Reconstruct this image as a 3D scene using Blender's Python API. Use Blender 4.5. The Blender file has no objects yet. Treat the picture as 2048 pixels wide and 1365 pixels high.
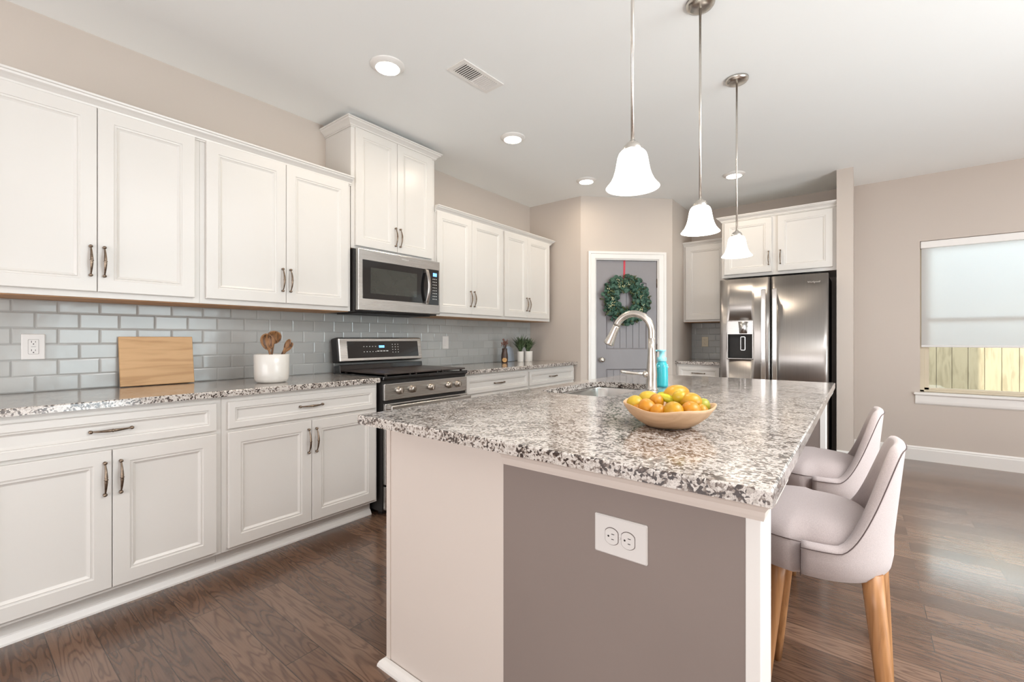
import bpy, bmesh, math, random
from mathutils import Vector, Matrix

PI = math.pi
R = math.radians
random.seed(7)
scene = bpy.context.scene
COL = scene.collection

# ------------------------------------------------------------------ camera
F_PX, YAW = 894.0, math.atan(698 / 894.0)
cam_d = bpy.data.cameras.new('camera')
cam = bpy.data.objects.new('camera', cam_d)
COL.objects.link(cam)
cam.location = (3.122, 0.0, 1.173)
cam.rotation_euler = (PI / 2, 0, YAW)
cam_d.sensor_width = 36.0
cam_d.lens = 36.0 * F_PX / 2048.0
cam_d.shift_y = -(682.5 - 677.0) / 2048.0
cam_d.clip_start = 0.05
scene.camera = cam

# ------------------------------------------------------------------ colour management
scene.view_settings.view_transform = 'Standard'
scene.view_settings.look = 'None'
scene.view_settings.gamma = 1.0
scene.view_settings.use_curve_mapping = False
scene.view_settings.exposure = 0.62
scene.cycles.max_bounces = 10
scene.cycles.diffuse_bounces = 6
scene.cycles.glossy_bounces = 4
scene.cycles.transmission_bounces = 6
scene.cycles.transparent_max_bounces = 8
scene.cycles.use_denoising = True
scene.cycles.sample_clamp_indirect = 6.0
scene.cycles.caustics_reflective = False
scene.cycles.caustics_refractive = False

# ------------------------------------------------------------------ world, sun, daylight, fill lights
world = bpy.data.worlds.new('sky')
scene.world = world
world.use_nodes = True
bg = world.node_tree.nodes['Background']
bg.inputs['Color'].default_value = (0.80, 0.91, 1.0, 1)
bg.inputs['Strength'].default_value = 4.0


def light(name, kind, loc, rot, energy, color=(1, 1, 1), size=None, size_y=None, parent=None, **kw):
    d = bpy.data.lights.new(name, kind)
    d.energy = energy
    d.color = color
    if kind == 'AREA':
        d.shape = 'RECTANGLE' if size_y else 'SQUARE'
        d.size = size
        if size_y:
            d.size_y = size_y
    elif kind == 'SUN':
        d.angle = R(0.6)
    else:
        d.shadow_soft_size = size or 0.05
    for k, v in kw.items():
        setattr(d, k, v)
    o = bpy.data.objects.new(name, d)
    COL.objects.link(o)
    o.location = loc
    o.rotation_euler = rot
    if parent:
        o.parent = parent
    return o


sun_dir = Vector((0.62, 0.55, -1.05))
light('sun', 'SUN', (0, 0, 8), sun_dir.to_track_quat('-Z', 'Y').to_euler(), 7.5, (1.0, 0.95, 0.86))
# daylight entering through the sliding doors on the right, then added fill lights out of view
light('daylight_right', 'AREA', (6.72, 2.1, 1.05), (0, R(90), 0), 18, (0.90, 0.95, 1.0), 1.9, 2.3)
light('overhead_fill', 'AREA', (4.5, 1.7, 2.70), (0, 0, 0), 58, (0.97, 0.98, 1.0), 1.5, 1.8)  # added soft overhead fill, no fixture modelled
light('upward_fill_right', 'AREA', (5.95, 1.75, 0.06), (R(180), 0, 0), 95, (0.97, 0.985, 1.0), 1.3, 2.8)  # added upward fill standing in for sun bounced off the floor
light('rear_fill', 'AREA', (2.3, -3.1, 1.1), (R(86), 0, 0), 56, (0.97, 0.97, 1.0), 3.4, 1.8)  # added fill from behind the camera, the rear wall has no window
light('upward_fill_rear', 'AREA', (3.7, -1.9, 0.06), (R(180), 0, 0), 30, (0.97, 0.985, 1.0), 1.8, 1.8)  # second added upward fill, lifts the ceiling

# ------------------------------------------------------------------ materials
M = {}


def nt(name):
    m = bpy.data.materials.new(name)
    m.use_nodes = True
    t = m.node_tree
    return m, t, t.nodes['Principled BSDF']


def L(t, a, b):
    t.links.new(a, b)


def N(t, kind, **kw):
    n = t.nodes.new(kind)
    for k, v in kw.items():
        if k in n.inputs:
            n.inputs[k].default_value = v
        else:
            setattr(n, k, v)
    return n


def mapped(t, scale=(1, 1, 1), kind='Object'):
    tc = N(t, 'ShaderNodeTexCoord')
    mp = N(t, 'ShaderNodeMapping')
    mp.inputs['Scale'].default_value = scale
    L(t, tc.outputs[kind], mp.inputs['Vector'])
    return mp.outputs['Vector']


def ramp(t, stops, interp='LINEAR'):
    n = N(t, 'ShaderNodeValToRGB')
    cr = n.color_ramp
    cr.interpolation = interp
    while len(cr.elements) > 1:
        cr.elements.remove(cr.elements[-1])
    cr.elements[0].position = stops[0][0]
    cr.elements[0].color = tuple(stops[0][1]) + (1,)
    for p, c in stops[1:]:
        e = cr.elements.new(p)
        e.color = tuple(c) + (1,)
    return n


def bump(t, bsdf, height, strength=0.1, dist=0.01):
    b = N(t, 'ShaderNodeBump')
    b.inputs['Strength'].default_value = strength
    b.inputs['Distance'].default_value = dist
    L(t, height, b.inputs['Height'])
    L(t, b.outputs['Normal'], bsdf.inputs['Normal'])


def plain(name, col, rough=0.5, metal=0.0, var=0.03, nscale=8.0, coat=0.0, spec=0.5, bumpy=0.0, bscale=200.0, sheen=0.0):
    """a painted / plastic / ceramic surface with a faint tonal mottle"""
    m, t, b = nt(name)
    v = mapped(t)
    n = N(t, 'ShaderNodeTexNoise')
    n.inputs['Scale'].default_value = nscale
    n.inputs['Detail'].default_value = 3
    L(t, v, n.inputs['Vector'])
    r = ramp(t, [(0.3, [max(0, c * (1 - var)) for c in col]), (0.7, [min(1, c * (1 + var)) for c in col])])
    L(t, n.outputs['Fac'], r.inputs['Fac'])
    L(t, r.outputs['Color'], b.inputs['Base Color'])
    b.inputs['Roughness'].default_value = rough
    b.inputs['Metallic'].default_value = metal
    b.inputs['Specular IOR Level'].default_value = spec
    b.inputs['Coat Weight'].default_value = coat
    b.inputs['Sheen Weight'].default_value = sheen
    if bumpy:
        n2 = N(t, 'ShaderNodeTexNoise')
        n2.inputs['Scale'].default_value = bscale
        L(t, v, n2.inputs['Vector'])
        bump(t, b, n2.outputs['Fac'], bumpy, 0.002)
    M[name] = m
    return m


plain('wall_paint', (0.58, 0.515, 0.46), 0.6, var=0.012, nscale=1.5, bumpy=0.05, bscale=350)
plain('ceiling_paint', (0.88, 0.895, 0.885), 0.8, var=0.01, nscale=1.0)
plain('cabinet_paint', (0.71, 0.688, 0.655), 0.30, var=0.008, nscale=2.0)
plain('trim_paint', (0.82, 0.80, 0.77), 0.3, var=0.008)
plain('island_white', (0.70, 0.63, 0.575), 0.4, var=0.01, nscale=1.2)
plain('island_grey', (0.255, 0.208, 0.187), 0.55, var=0.03, nscale=2.5, bumpy=0.05, bscale=300)
plain('door_paint', (0.25, 0.235, 0.245), 0.4, var=0.02)
plain('plate_plastic', (0.72, 0.70, 0.68), 0.3, var=0.005)
plain('ivory_plastic', (0.74, 0.66, 0.50), 0.35, var=0.005)
plain('slot_dark', (0.02, 0.015, 0.012), 0.5)
plain('bronze', (0.235, 0.18, 0.135), 0.28, metal=1.0, var=0.35, nscale=60)
plain('nickel', (0.62, 0.585, 0.54), 0.26, metal=1.0, var=0.05, nscale=30)
plain('knob_metal', (0.42, 0.37, 0.32), 0.3, metal=1.0, var=0.05, nscale=30)
plain('chrome', (0.80, 0.79, 0.77), 0.12, metal=1.0, var=0.02)
plain('black_gloss', (0.008, 0.008, 0.009), 0.08, var=0.1, coat=0.5)
plain('black_glass', (0.03, 0.035, 0.03), 0.05, var=0.1, coat=1.0)
plain('black_matte', (0.018, 0.016, 0.015), 0.5, var=0.2)
plain('cooktop_iron', (0.055, 0.042, 0.038), 0.35, var=0.3, nscale=9, bumpy=0.1, bscale=120)
plain('ceramic', (0.76, 0.74, 0.70), 0.25, var=0.01, coat=0.3)
plain('grout', (0.40, 0.40, 0.39), 0.85, var=0.04, nscale=60)
plain('wood_underside', (0.50, 0.28, 0.14), 0.6, var=0.15, nscale=12)
plain('soil', (0.05, 0.035, 0.02), 0.9, var=0.4, nscale=90)
plain('red_ribbon', (0.55, 0.025, 0.05), 0.4, var=0.08, nscale=40)
plain('shade_hem', (0.76, 0.75, 0.74), 0.6, var=0.01)
plain('window_vinyl', (0.66, 0.58, 0.44), 0.45, var=0.02)
plain('keypad_white', (0.75, 0.75, 0.72), 0.5)
plain('ground_soil', (0.20, 0.17, 0.11), 0.95, var=0.3, nscale=4)
plain('fence_shade_panel', (0.45, 0.44, 0.42), 0.8, var=0.05)
plain('pale_blue', (0.50, 0.57, 0.66), 0.25, var=0.05, nscale=20)
plain('jar_brown', (0.06, 0.032, 0.022), 0.3, var=0.3, nscale=50)
plain('jar_label', (0.62, 0.36, 0.14), 0.5, var=0.2, nscale=50)
plain('dried_pink', (0.28, 0.13, 0.10), 0.8, var=0.3, nscale=60)


def paint_fine(name, a, b_, rough, scale):
    m, t, b = nt(name)
    v = mapped(t)
    n = N(t, 'ShaderNodeTexNoise')
    n.inputs['Scale'].default_value = scale
    L(t, v, n.inputs['Vector'])
    r = ramp(t, [(0.35, a), (0.65, b_)])
    L(t, n.outputs['Fac'], r.inputs['Fac'])
    L(t, r.outputs['Color'], b.inputs['Base Color'])
    b.inputs['Roughness'].default_value = rough
    M[name] = m


paint_fine('leaf_green', (0.012, 0.050, 0.030), (0.065, 0.155, 0.105), 0.5, 30)
paint_fine('leaf_olive', (0.035, 0.045, 0.014), (0.11, 0.14, 0.05), 0.55, 30)
paint_fine('plant_green', (0.03, 0.065, 0.02), (0.13, 0.19, 0.09), 0.5, 60)
paint_fine('berry_cream', (0.55, 0.56, 0.30), (0.75, 0.75, 0.5), 0.6, 40)
paint_fine('twig', (0.05, 0.03, 0.02), (0.10, 0.06, 0.03), 0.8, 40)


def fabric():
    m, t, b = nt('stool_fabric')
    v = mapped(t)
    w1 = N(t, 'ShaderNodeTexNoise')
    w1.inputs['Scale'].default_value = 420
    w1.inputs['Detail'].default_value = 2
    L(t, v, w1.inputs['Vector'])
    r = ramp(t, [(0.3, (0.43, 0.365, 0.355)), (0.7, (0.51, 0.44, 0.425))])
    L(t, w1.outputs['Fac'], r.inputs['Fac'])
    L(t, r.outputs['Color'], b.inputs['Base Color'])
    b.inputs['Roughness'].default_value = 0.9
    b.inputs['Sheen Weight'].default_value = 0.25
    bump(t, b, w1.outputs['Fac'], 0.25, 0.001)
    M['stool_fabric'] = m


fabric()
plain('seam_dark', (0.10, 0.07, 0.065), 0.8)


def steel(name, axis, col=(0.56, 0.545, 0.525), rough=0.26):
    """brushed stainless: fine streaks along one axis"""
    m, t, b = nt(name)
    sc = [700, 700, 700]
    sc[axis] = 3
    v = mapped(t, sc)
    n = N(t, 'ShaderNodeTexNoise')
    n.inputs['Scale'].default_value = 1.0
    n.inputs['Detail'].default_value = 2
    L(t, v, n.inputs['Vector'])
    r = ramp(t, [(0.3, [c * 0.93 for c in col]), (0.7, [c * 1.06 for c in col])])
    L(t, n.outputs['Fac'], r.inputs['Fac'])
    L(t, r.outputs['Color'], b.inputs['Base Color'])
    rr = N(t, 'ShaderNodeMapRange')
    rr.inputs['To Min'].default_value = rough - 0.05
    rr.inputs['To Max'].default_value = rough + 0.07
    L(t, n.outputs['Fac'], rr.inputs['Value'])
    L(t, rr.outputs['Result'], b.inputs['Roughness'])
    b.inputs['Metallic'].default_value = 1.0
    b.inputs['Anisotropic'].default_value = 0.6
    M[name] = m


steel('steel_y', 1)
steel('steel_x', 0)
steel('steel_v', 2, (0.42, 0.395, 0.375), 0.3)
steel('sink_steel', 1, (0.55, 0.54, 0.52), 0.22)


def emit(name, col, strength, mixcol=None):
    m, t, b = nt(name)
    b.inputs['Base Color'].default_value = tuple(mixcol or col) + (1,)
    b.inputs['Emission Color'].default_value = tuple(col) + (1,)
    b.inputs['Emission Strength'].default_value = strength
    M[name] = m


emit('lamp_glass', (1.0, 0.95, 0.87), 2.6)
emit('can_lens', (1.0, 0.90, 0.74), 14.0)
emit('display_blue', (0.12, 0.35, 1.0), 1.6)


def shade_cloth():
    m, t, b = nt('shade_cloth')
    t.nodes.remove(b)
    out = t.nodes['Material Output']
    v = mapped(t, (1, 1, 1))
    n = N(t, 'ShaderNodeTexNoise')
    n.inputs['Scale'].default_value = 500
    L(t, v, n.inputs['Vector'])
    r = ramp(t, [(0.3, (0.86, 0.86, 0.86)), (0.7, (0.93, 0.93, 0.93))])
    L(t, n.outputs['Fac'], r.inputs['Fac'])
    d = N(t, 'ShaderNodeBsdfDiffuse')
    tr = N(t, 'ShaderNodeBsdfTranslucent')
    L(t, r.outputs['Color'], d.inputs['Color'])
    L(t, r.outputs['Color'], tr.inputs['Color'])
    mx = N(t, 'ShaderNodeMixShader')
    mx.inputs['Fac'].default_value = 0.65
    L(t, d.outputs[0], mx.inputs[1])
    L(t, tr.outputs[0], mx.inputs[2])
    L(t, mx.outputs[0], out.inputs['Surface'])
    M['shade_cloth'] = m


shade_cloth()


def thin_glass():
    m, t, b = nt('window_glass')
    t.nodes.remove(b)
    out = t.nodes['Material Output']
    tr = N(t, 'ShaderNodeBsdfTransparent')
    tr.inputs['Color'].default_value = (0.93, 0.97, 0.95, 1)
    g = N(t, 'ShaderNodeBsdfGlossy')
    g.inputs['Roughness'].default_value = 0.01
    f = N(t, 'ShaderNodeFresnel')
    f.inputs['IOR'].default_value = 1.45
    mx = N(t, 'ShaderNodeMixShader')
    L(t, f.outputs[0], mx.inputs['Fac'])
    L(t, tr.outputs[0], mx.inputs[1])
    L(t, g.outputs[0], mx.inputs[2])
    L(t, mx.outputs[0], out.inputs['Surface'])
    M['window_glass'] = m


thin_glass()


def tile_mat():
    m, t, b = nt('tile_glaze')
    v = mapped(t)
    n = N(t, 'ShaderNodeTexNoise')
    n.inputs['Scale'].default_value = 6
    L(t, v, n.inputs['Vector'])
    g = N(t, 'ShaderNodeNewGeometry')
    mixv = N(t, 'ShaderNodeMath', operation='MULTIPLY_ADD')
    L(t, g.outputs['Random Per Island'], mixv.inputs[0])
    mixv.inputs[1].default_value = 0.6
    m2 = N(t, 'ShaderNodeMath', operation='MULTIPLY')
    L(t, n.outputs['Fac'], m2.inputs[0])
    m2.inputs[1].default_value = 0.4
    L(t, m2.outputs[0], mixv.inputs[2])
    r = ramp(t, [(0.1, (0.385, 0.395, 0.385)), (0.9, (0.47, 0.48, 0.47))])
    L(t, mixv.outputs[0], r.inputs['Fac'])
    L(t, r.outputs['Color'], b.inputs['Base Color'])
    b.inputs['Roughness'].default_value = 0.16
    b.inputs['Coat Weight'].default_value = 0.1
    b.inputs['Coat Roughness'].default_value = 0.05
    n3 = N(t, 'ShaderNodeTexNoise')
    n3.inputs['Scale'].default_value = 14
    L(t, v, n3.inputs['Vector'])
    bump(t, b, n3.outputs['Fac'], 0.12, 0.01)
    M['tile_glaze'] = m


tile_mat()


def granite():
    m, t, b = nt('granite')
    v = mapped(t)
    # warp
    nw = N(t, 'ShaderNodeTexNoise')
    nw.inputs['Scale'].default_value = 60
    L(t, v, nw.inputs['Vector'])
    add = N(t, 'ShaderNodeMixRGB', blend_type='ADD')
    add.inputs['Fac'].default_value = 0.012
    L(t, v, add.inputs['Color1'])
    L(t, nw.outputs['Color'], add.inputs['Color2'])
    vo = N(t, 'ShaderNodeTexVoronoi')
    vo.inputs['Scale'].default_value = 175
    L(t, add.outputs['Color'], vo.inputs['Vector'])
    sep = N(t, 'ShaderNodeSeparateColor')
    L(t, vo.outputs['Color'], sep.inputs['Color'])
    big = N(t, 'ShaderNodeTexNoise')
    big.inputs['Scale'].default_value = 22
    big.inputs['Detail'].default_value = 3
    L(t, v, big.inputs['Vector'])
    s = N(t, 'ShaderNodeMath', operation='MULTIPLY_ADD')
    L(t, big.outputs['Fac'], s.inputs[0])
    s.inputs[1].default_value = 1.1
    s2 = N(t, 'ShaderNodeMath', operation='MULTIPLY_ADD')
    L(t, sep.outputs[0], s2.inputs[0])
    s2.inputs[1].default_value = 0.75
    s2.inputs[2].default_value = -0.42
    L(t, s2.outputs[0], s.inputs[2])
    r = ramp(t, [(0.0, (0.66, 0.62, 0.58)), (0.38, (0.575, 0.53, 0.49)), (0.50, (0.46, 0.415, 0.375)),
                 (0.60, (0.26, 0.215, 0.185)), (0.67, (0.12, 0.088, 0.074)), (0.75, (0.05, 0.036, 0.032))], 'CONSTANT')
    L(t, s.outputs[0], r.inputs['Fac'])
    # fine salt and pepper
    f = N(t, 'ShaderNodeTexNoise')
    f.inputs['Scale'].default_value = 420
    L(t, v, f.inputs['Vector'])
    fr = ramp(t, [(0.36, (0.55, 0.53, 0.52)), (0.5, (1, 1, 1)), (0.66, (1.0, 0.99, 0.98))])
    L(t, f.outputs['Fac'], fr.inputs['Fac'])
    mul = N(t, 'ShaderNodeMixRGB', blend_type='MULTIPLY')
    mul.inputs['Fac'].default_value = 0.8
    L(t, r.outputs['Color'], mul.inputs['Color1'])
    L(t, fr.outputs['Color'], mul.inputs['Color2'])
    L(t, mul.outputs['Color'], b.inputs['Base Color'])
    b.inputs['Roughness'].default_value = 0.16
    b.inputs['Coat Weight'].default_value = 0.6
    b.inputs['Coat Roughness'].default_value = 0.12
    b.inputs['Coat IOR'].default_value = 1.6
    bump(t, b, f.outputs['Fac'], 0.04, 0.001)
    M['granite'] = m


granite()


def floor_mat():
    m, t, b = nt('oak_floor')
    v = mapped(t)
    br = N(t, 'ShaderNodeTexBrick')
    br.offset = 0.37
    br.inputs['Color1'].default_value = (0, 0, 0, 1)
    br.inputs['Color2'].default_value = (1, 1, 1, 1)
    br.inputs['Mortar'].default_value = (0.5, 0.5, 0.5, 1)
    br.inputs['Scale'].default_value = 1.0
    br.inputs['Mortar Size'].default_value = 0.0015
    br.inputs['Mortar Smooth'].default_value = 0.3
    br.inputs['Brick Width'].default_value = 0.92
    br.inputs['Row Height'].default_value = 0.127
    L(t, v, br.inputs['Vector'])
    # every plank gets its own stretch of grain
    offs = N(t, 'ShaderNodeMixRGB', blend_type='MULTIPLY')
    offs.inputs['Fac'].default_value = 1
    offs.inputs['Color2'].default_value = (17, 9, 5, 1)
    L(t, br.outputs['Color'], offs.inputs['Color1'])
    add = N(t, 'ShaderNodeVectorMath', operation='ADD')
    L(t, v, add.inputs[0])
    L(t, offs.outputs['Color'], add.inputs[1])
    mp = N(t, 'ShaderNodeMapping')
    mp.inputs['Scale'].default_value = (1.3, 9.0, 1)
    L(t, add.outputs[0], mp.inputs['Vector'])
    n1 = N(t, 'ShaderNodeTexNoise')
    n1.inputs['Scale'].default_value = 1.5
    n1.inputs['Detail'].default_value = 2
    n1.inputs['Distortion'].default_value = 0.35
    L(t, mp.outputs[0], n1.inputs['Vector'])
    # cathedral rings: sine of the noise field
    mul = N(t, 'ShaderNodeMath', operation='MULTIPLY')
    mul.inputs[1].default_value = 75.0
    L(t, n1.outputs['Fac'], mul.inputs[0])
    sn = N(t, 'ShaderNodeMath', operation='SINE')
    L(t, mul.outputs[0], sn.inputs[0])
    rr = ramp(t, [(0.0, (0, 0, 0)), (0.18, (0.35, 0.35, 0.35)), (0.42, (0.8, 0.8, 0.8)), (1.0, (1, 1, 1))])
    mr = N(t, 'ShaderNodeMapRange')
    mr.inputs['From Min'].default_value = -1
    L(t, sn.outputs[0], mr.inputs['Value'])
    L(t, mr.outputs['Result'], rr.inputs['Fac'])
    # fine pores
    mp2 = N(t, 'ShaderNodeMapping')
    mp2.inputs['Scale'].default_value = (6, 170, 1)
    L(t, add.outputs[0], mp2.inputs['Vector'])
    n2 = N(t, 'ShaderNodeTexNoise')
    n2.inputs['Scale'].default_value = 1.0
    n2.inputs['Detail'].default_value = 3
    L(t, mp2.outputs[0], n2.inputs['Vector'])
    base = ramp(t, [(0.0, (0.120, 0.066, 0.042)), (0.5, (0.170, 0.096, 0.062)), (1.0, (0.235, 0.142, 0.095))])
    bsep = N(t, 'ShaderNodeSeparateColor')
    L(t, br.outputs['Color'], bsep.inputs['Color'])
    L(t, bsep.outputs[0], base.inputs['Fac'])
    dark = N(t, 'ShaderNodeMixRGB', blend_type='MIX')
    L(t, base.outputs['Color'], dark.inputs['Color2'])
    dk = N(t, 'ShaderNodeMixRGB', blend_type='MULTIPLY')
    dk.inputs['Fac'].default_value = 1
    dk.inputs['Color2'].default_value = (0.60, 0.57, 0.56, 1)
    L(t, base.outputs['Color'], dk.inputs['Color1'])
    L(t, dk.outputs['Color'], dark.inputs['Color1'])
    L(t, rr.outputs['Color'], dark.inputs['Fac'])
    pr = ramp(t, [(0.3, (0.80, 0.79, 0.78)), (0.6, (1.05, 1.04, 1.04))])
    L(t, n2.outputs['Fac'], pr.inputs['Fac'])
    fine = N(t, 'ShaderNodeMixRGB', blend_type='MULTIPLY')
    fine.inputs['Fac'].default_value = 0.85
    L(t, dark.outputs['Color'], fine.inputs['Color1'])
    L(t, pr.outputs['Color'], fine.inputs['Color2'])
    seam = N(t, 'ShaderNodeMixRGB', blend_type='MIX')
    seam.inputs['Color2'].default_value = (0.035, 0.02, 0.014, 1)
    L(t, br.outputs['Fac'], seam.inputs['Fac'])
    L(t, fine.outputs['Color'], seam.inputs['Color1'])
    L(t, seam.outputs['Color'], b.inputs['Base Color'])
    b.inputs['Roughness'].default_value = 0.27
    b.inputs['Coat Weight'].default_value = 0.6
    b.inputs['Coat Roughness'].default_value = 0.15
    inv = N(t, 'ShaderNodeMath', operation='SUBTRACT')
    L(t, n2.outputs['Fac'], inv.inputs[0])
    L(t, br.outputs['Fac'], inv.inputs[1])
    bump(t, b, inv.outputs[0], 0.12, 0.003)
    M['oak_floor'] = m


floor_mat()


def wood(name, c1, c2, axis, scale=3.0, rough=0.5, stretch=14, rings=26):
    m, t, b = nt(name)
    sc = [stretch] * 3
    sc[axis] = 1.2
    v = mapped(t, sc)
    n = N(t, 'ShaderNodeTexNoise')
    n.inputs['Scale'].default_value = scale
    n.inputs['Detail'].default_value = 4
    n.inputs['Distortion'].default_value = 0.4
    L(t, v, n.inputs['Vector'])
    mul = N(t, 'ShaderNodeMath', operation='MULTIPLY')
    mul.inputs[1].default_value = rings
    L(t, n.outputs['Fac'], mul.inputs[0])
    sn = N(t, 'ShaderNodeMath', operation='SINE')
    L(t, mul.outputs[0], sn.inputs[0])
    mr = N(t, 'ShaderNodeMapRange')
    mr.inputs['From Min'].default_value = -1
    L(t, sn.outputs[0], mr.inputs['Value'])
    r = ramp(t, [(0.0, c1), (0.35, [(a + c) / 2 for a, c in zip(c1, c2)]), (1.0, c2)])
    L(t, mr.outputs['Result'], r.inputs['Fac'])
    L(t, r.outputs['Color'], b.inputs['Base Color'])
    b.inputs['Roughness'].default_value = rough
    M[name] = m


wood('board_maple', (0.52, 0.30, 0.13), (0.66, 0.41, 0.20), 1, 2.2, 0.5, 13, 14)
wood('leg_beech', (0.36, 0.165, 0.062), (0.50, 0.245, 0.10), 2, 3, 0.4, 22, 12)
wood('spoon_olive', (0.07, 0.03, 0.012), (0.30, 0.145, 0.055), 2, 4, 0.45, 20, 18)
wood('bowl_wood', (0.52, 0.33, 0.19), (0.62, 0.41, 0.25), 0, 3, 0.6, 8, 10)
wood('fence_wood', (0.33, 0.255, 0.165), (0.43, 0.335, 0.225), 2, 2.5, 0.85, 9, 16)


def fruit_mat(name, a, b_, rough=0.35):
    m, t, b = nt(name)
    v = mapped(t)
    n = N(t, 'ShaderNodeTexNoise')
    n.inputs['Scale'].default_value = 14
    n.inputs['Detail'].default_value = 3
    L(t, v, n.inputs['Vector'])
    r = ramp(t, [(0.3, a), (0.7, b_)])
    L(t, n.outputs['Fac'], r.inputs['Fac'])
    L(t, r.outputs['Color'], b.inputs['Base Color'])
    b.inputs['Roughness'].default_value = rough
    b.inputs['Subsurface Weight'].default_value = 0.1
    b.inputs['Subsurface Scale'].default_value = 0.01
    n2 = N(t, 'ShaderNodeTexNoise')
    n2.inputs['Scale'].default_value = 260
    L(t, v, n2.inputs['Vector'])
    bump(t, b, n2.outputs['Fac'], 0.08, 0.001)
    M[name] = m


fruit_mat('fruit_orange', (0.46, 0.165, 0.006), (0.60, 0.27, 0.012))
fruit_mat('fruit_amber', (0.42, 0.20, 0.006), (0.58, 0.31, 0.012))
fruit_mat('fruit_yellow', (0.46, 0.29, 0.014), (0.58, 0.41, 0.03))
fruit_mat('fruit_lime', (0.26, 0.29, 0.02), (0.42, 0.40, 0.05))
fruit_mat('banana_green', (0.36, 0.42, 0.015), (0.58, 0.52, 0.02))


def soap_mat():
    m, t, b = nt('soap_blue')
    b.inputs['Base Color'].default_value = (0.06, 0.62, 0.72, 1)
    b.inputs['Roughness'].default_value = 0.12
    b.inputs['Transmission Weight'].default_value = 0.25
    b.inputs['Subsurface Weight'].default_value = 0.2
    M['soap_blue'] = m
    m, t, b = nt('soap_pump')
    b.inputs['Base Color'].default_value = (0.30, 0.75, 0.85, 1)
    b.inputs['Roughness'].default_value = 0.25
    M['soap_pump'] = m


soap_mat()

# ------------------------------------------------------------------ mesh building


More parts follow.
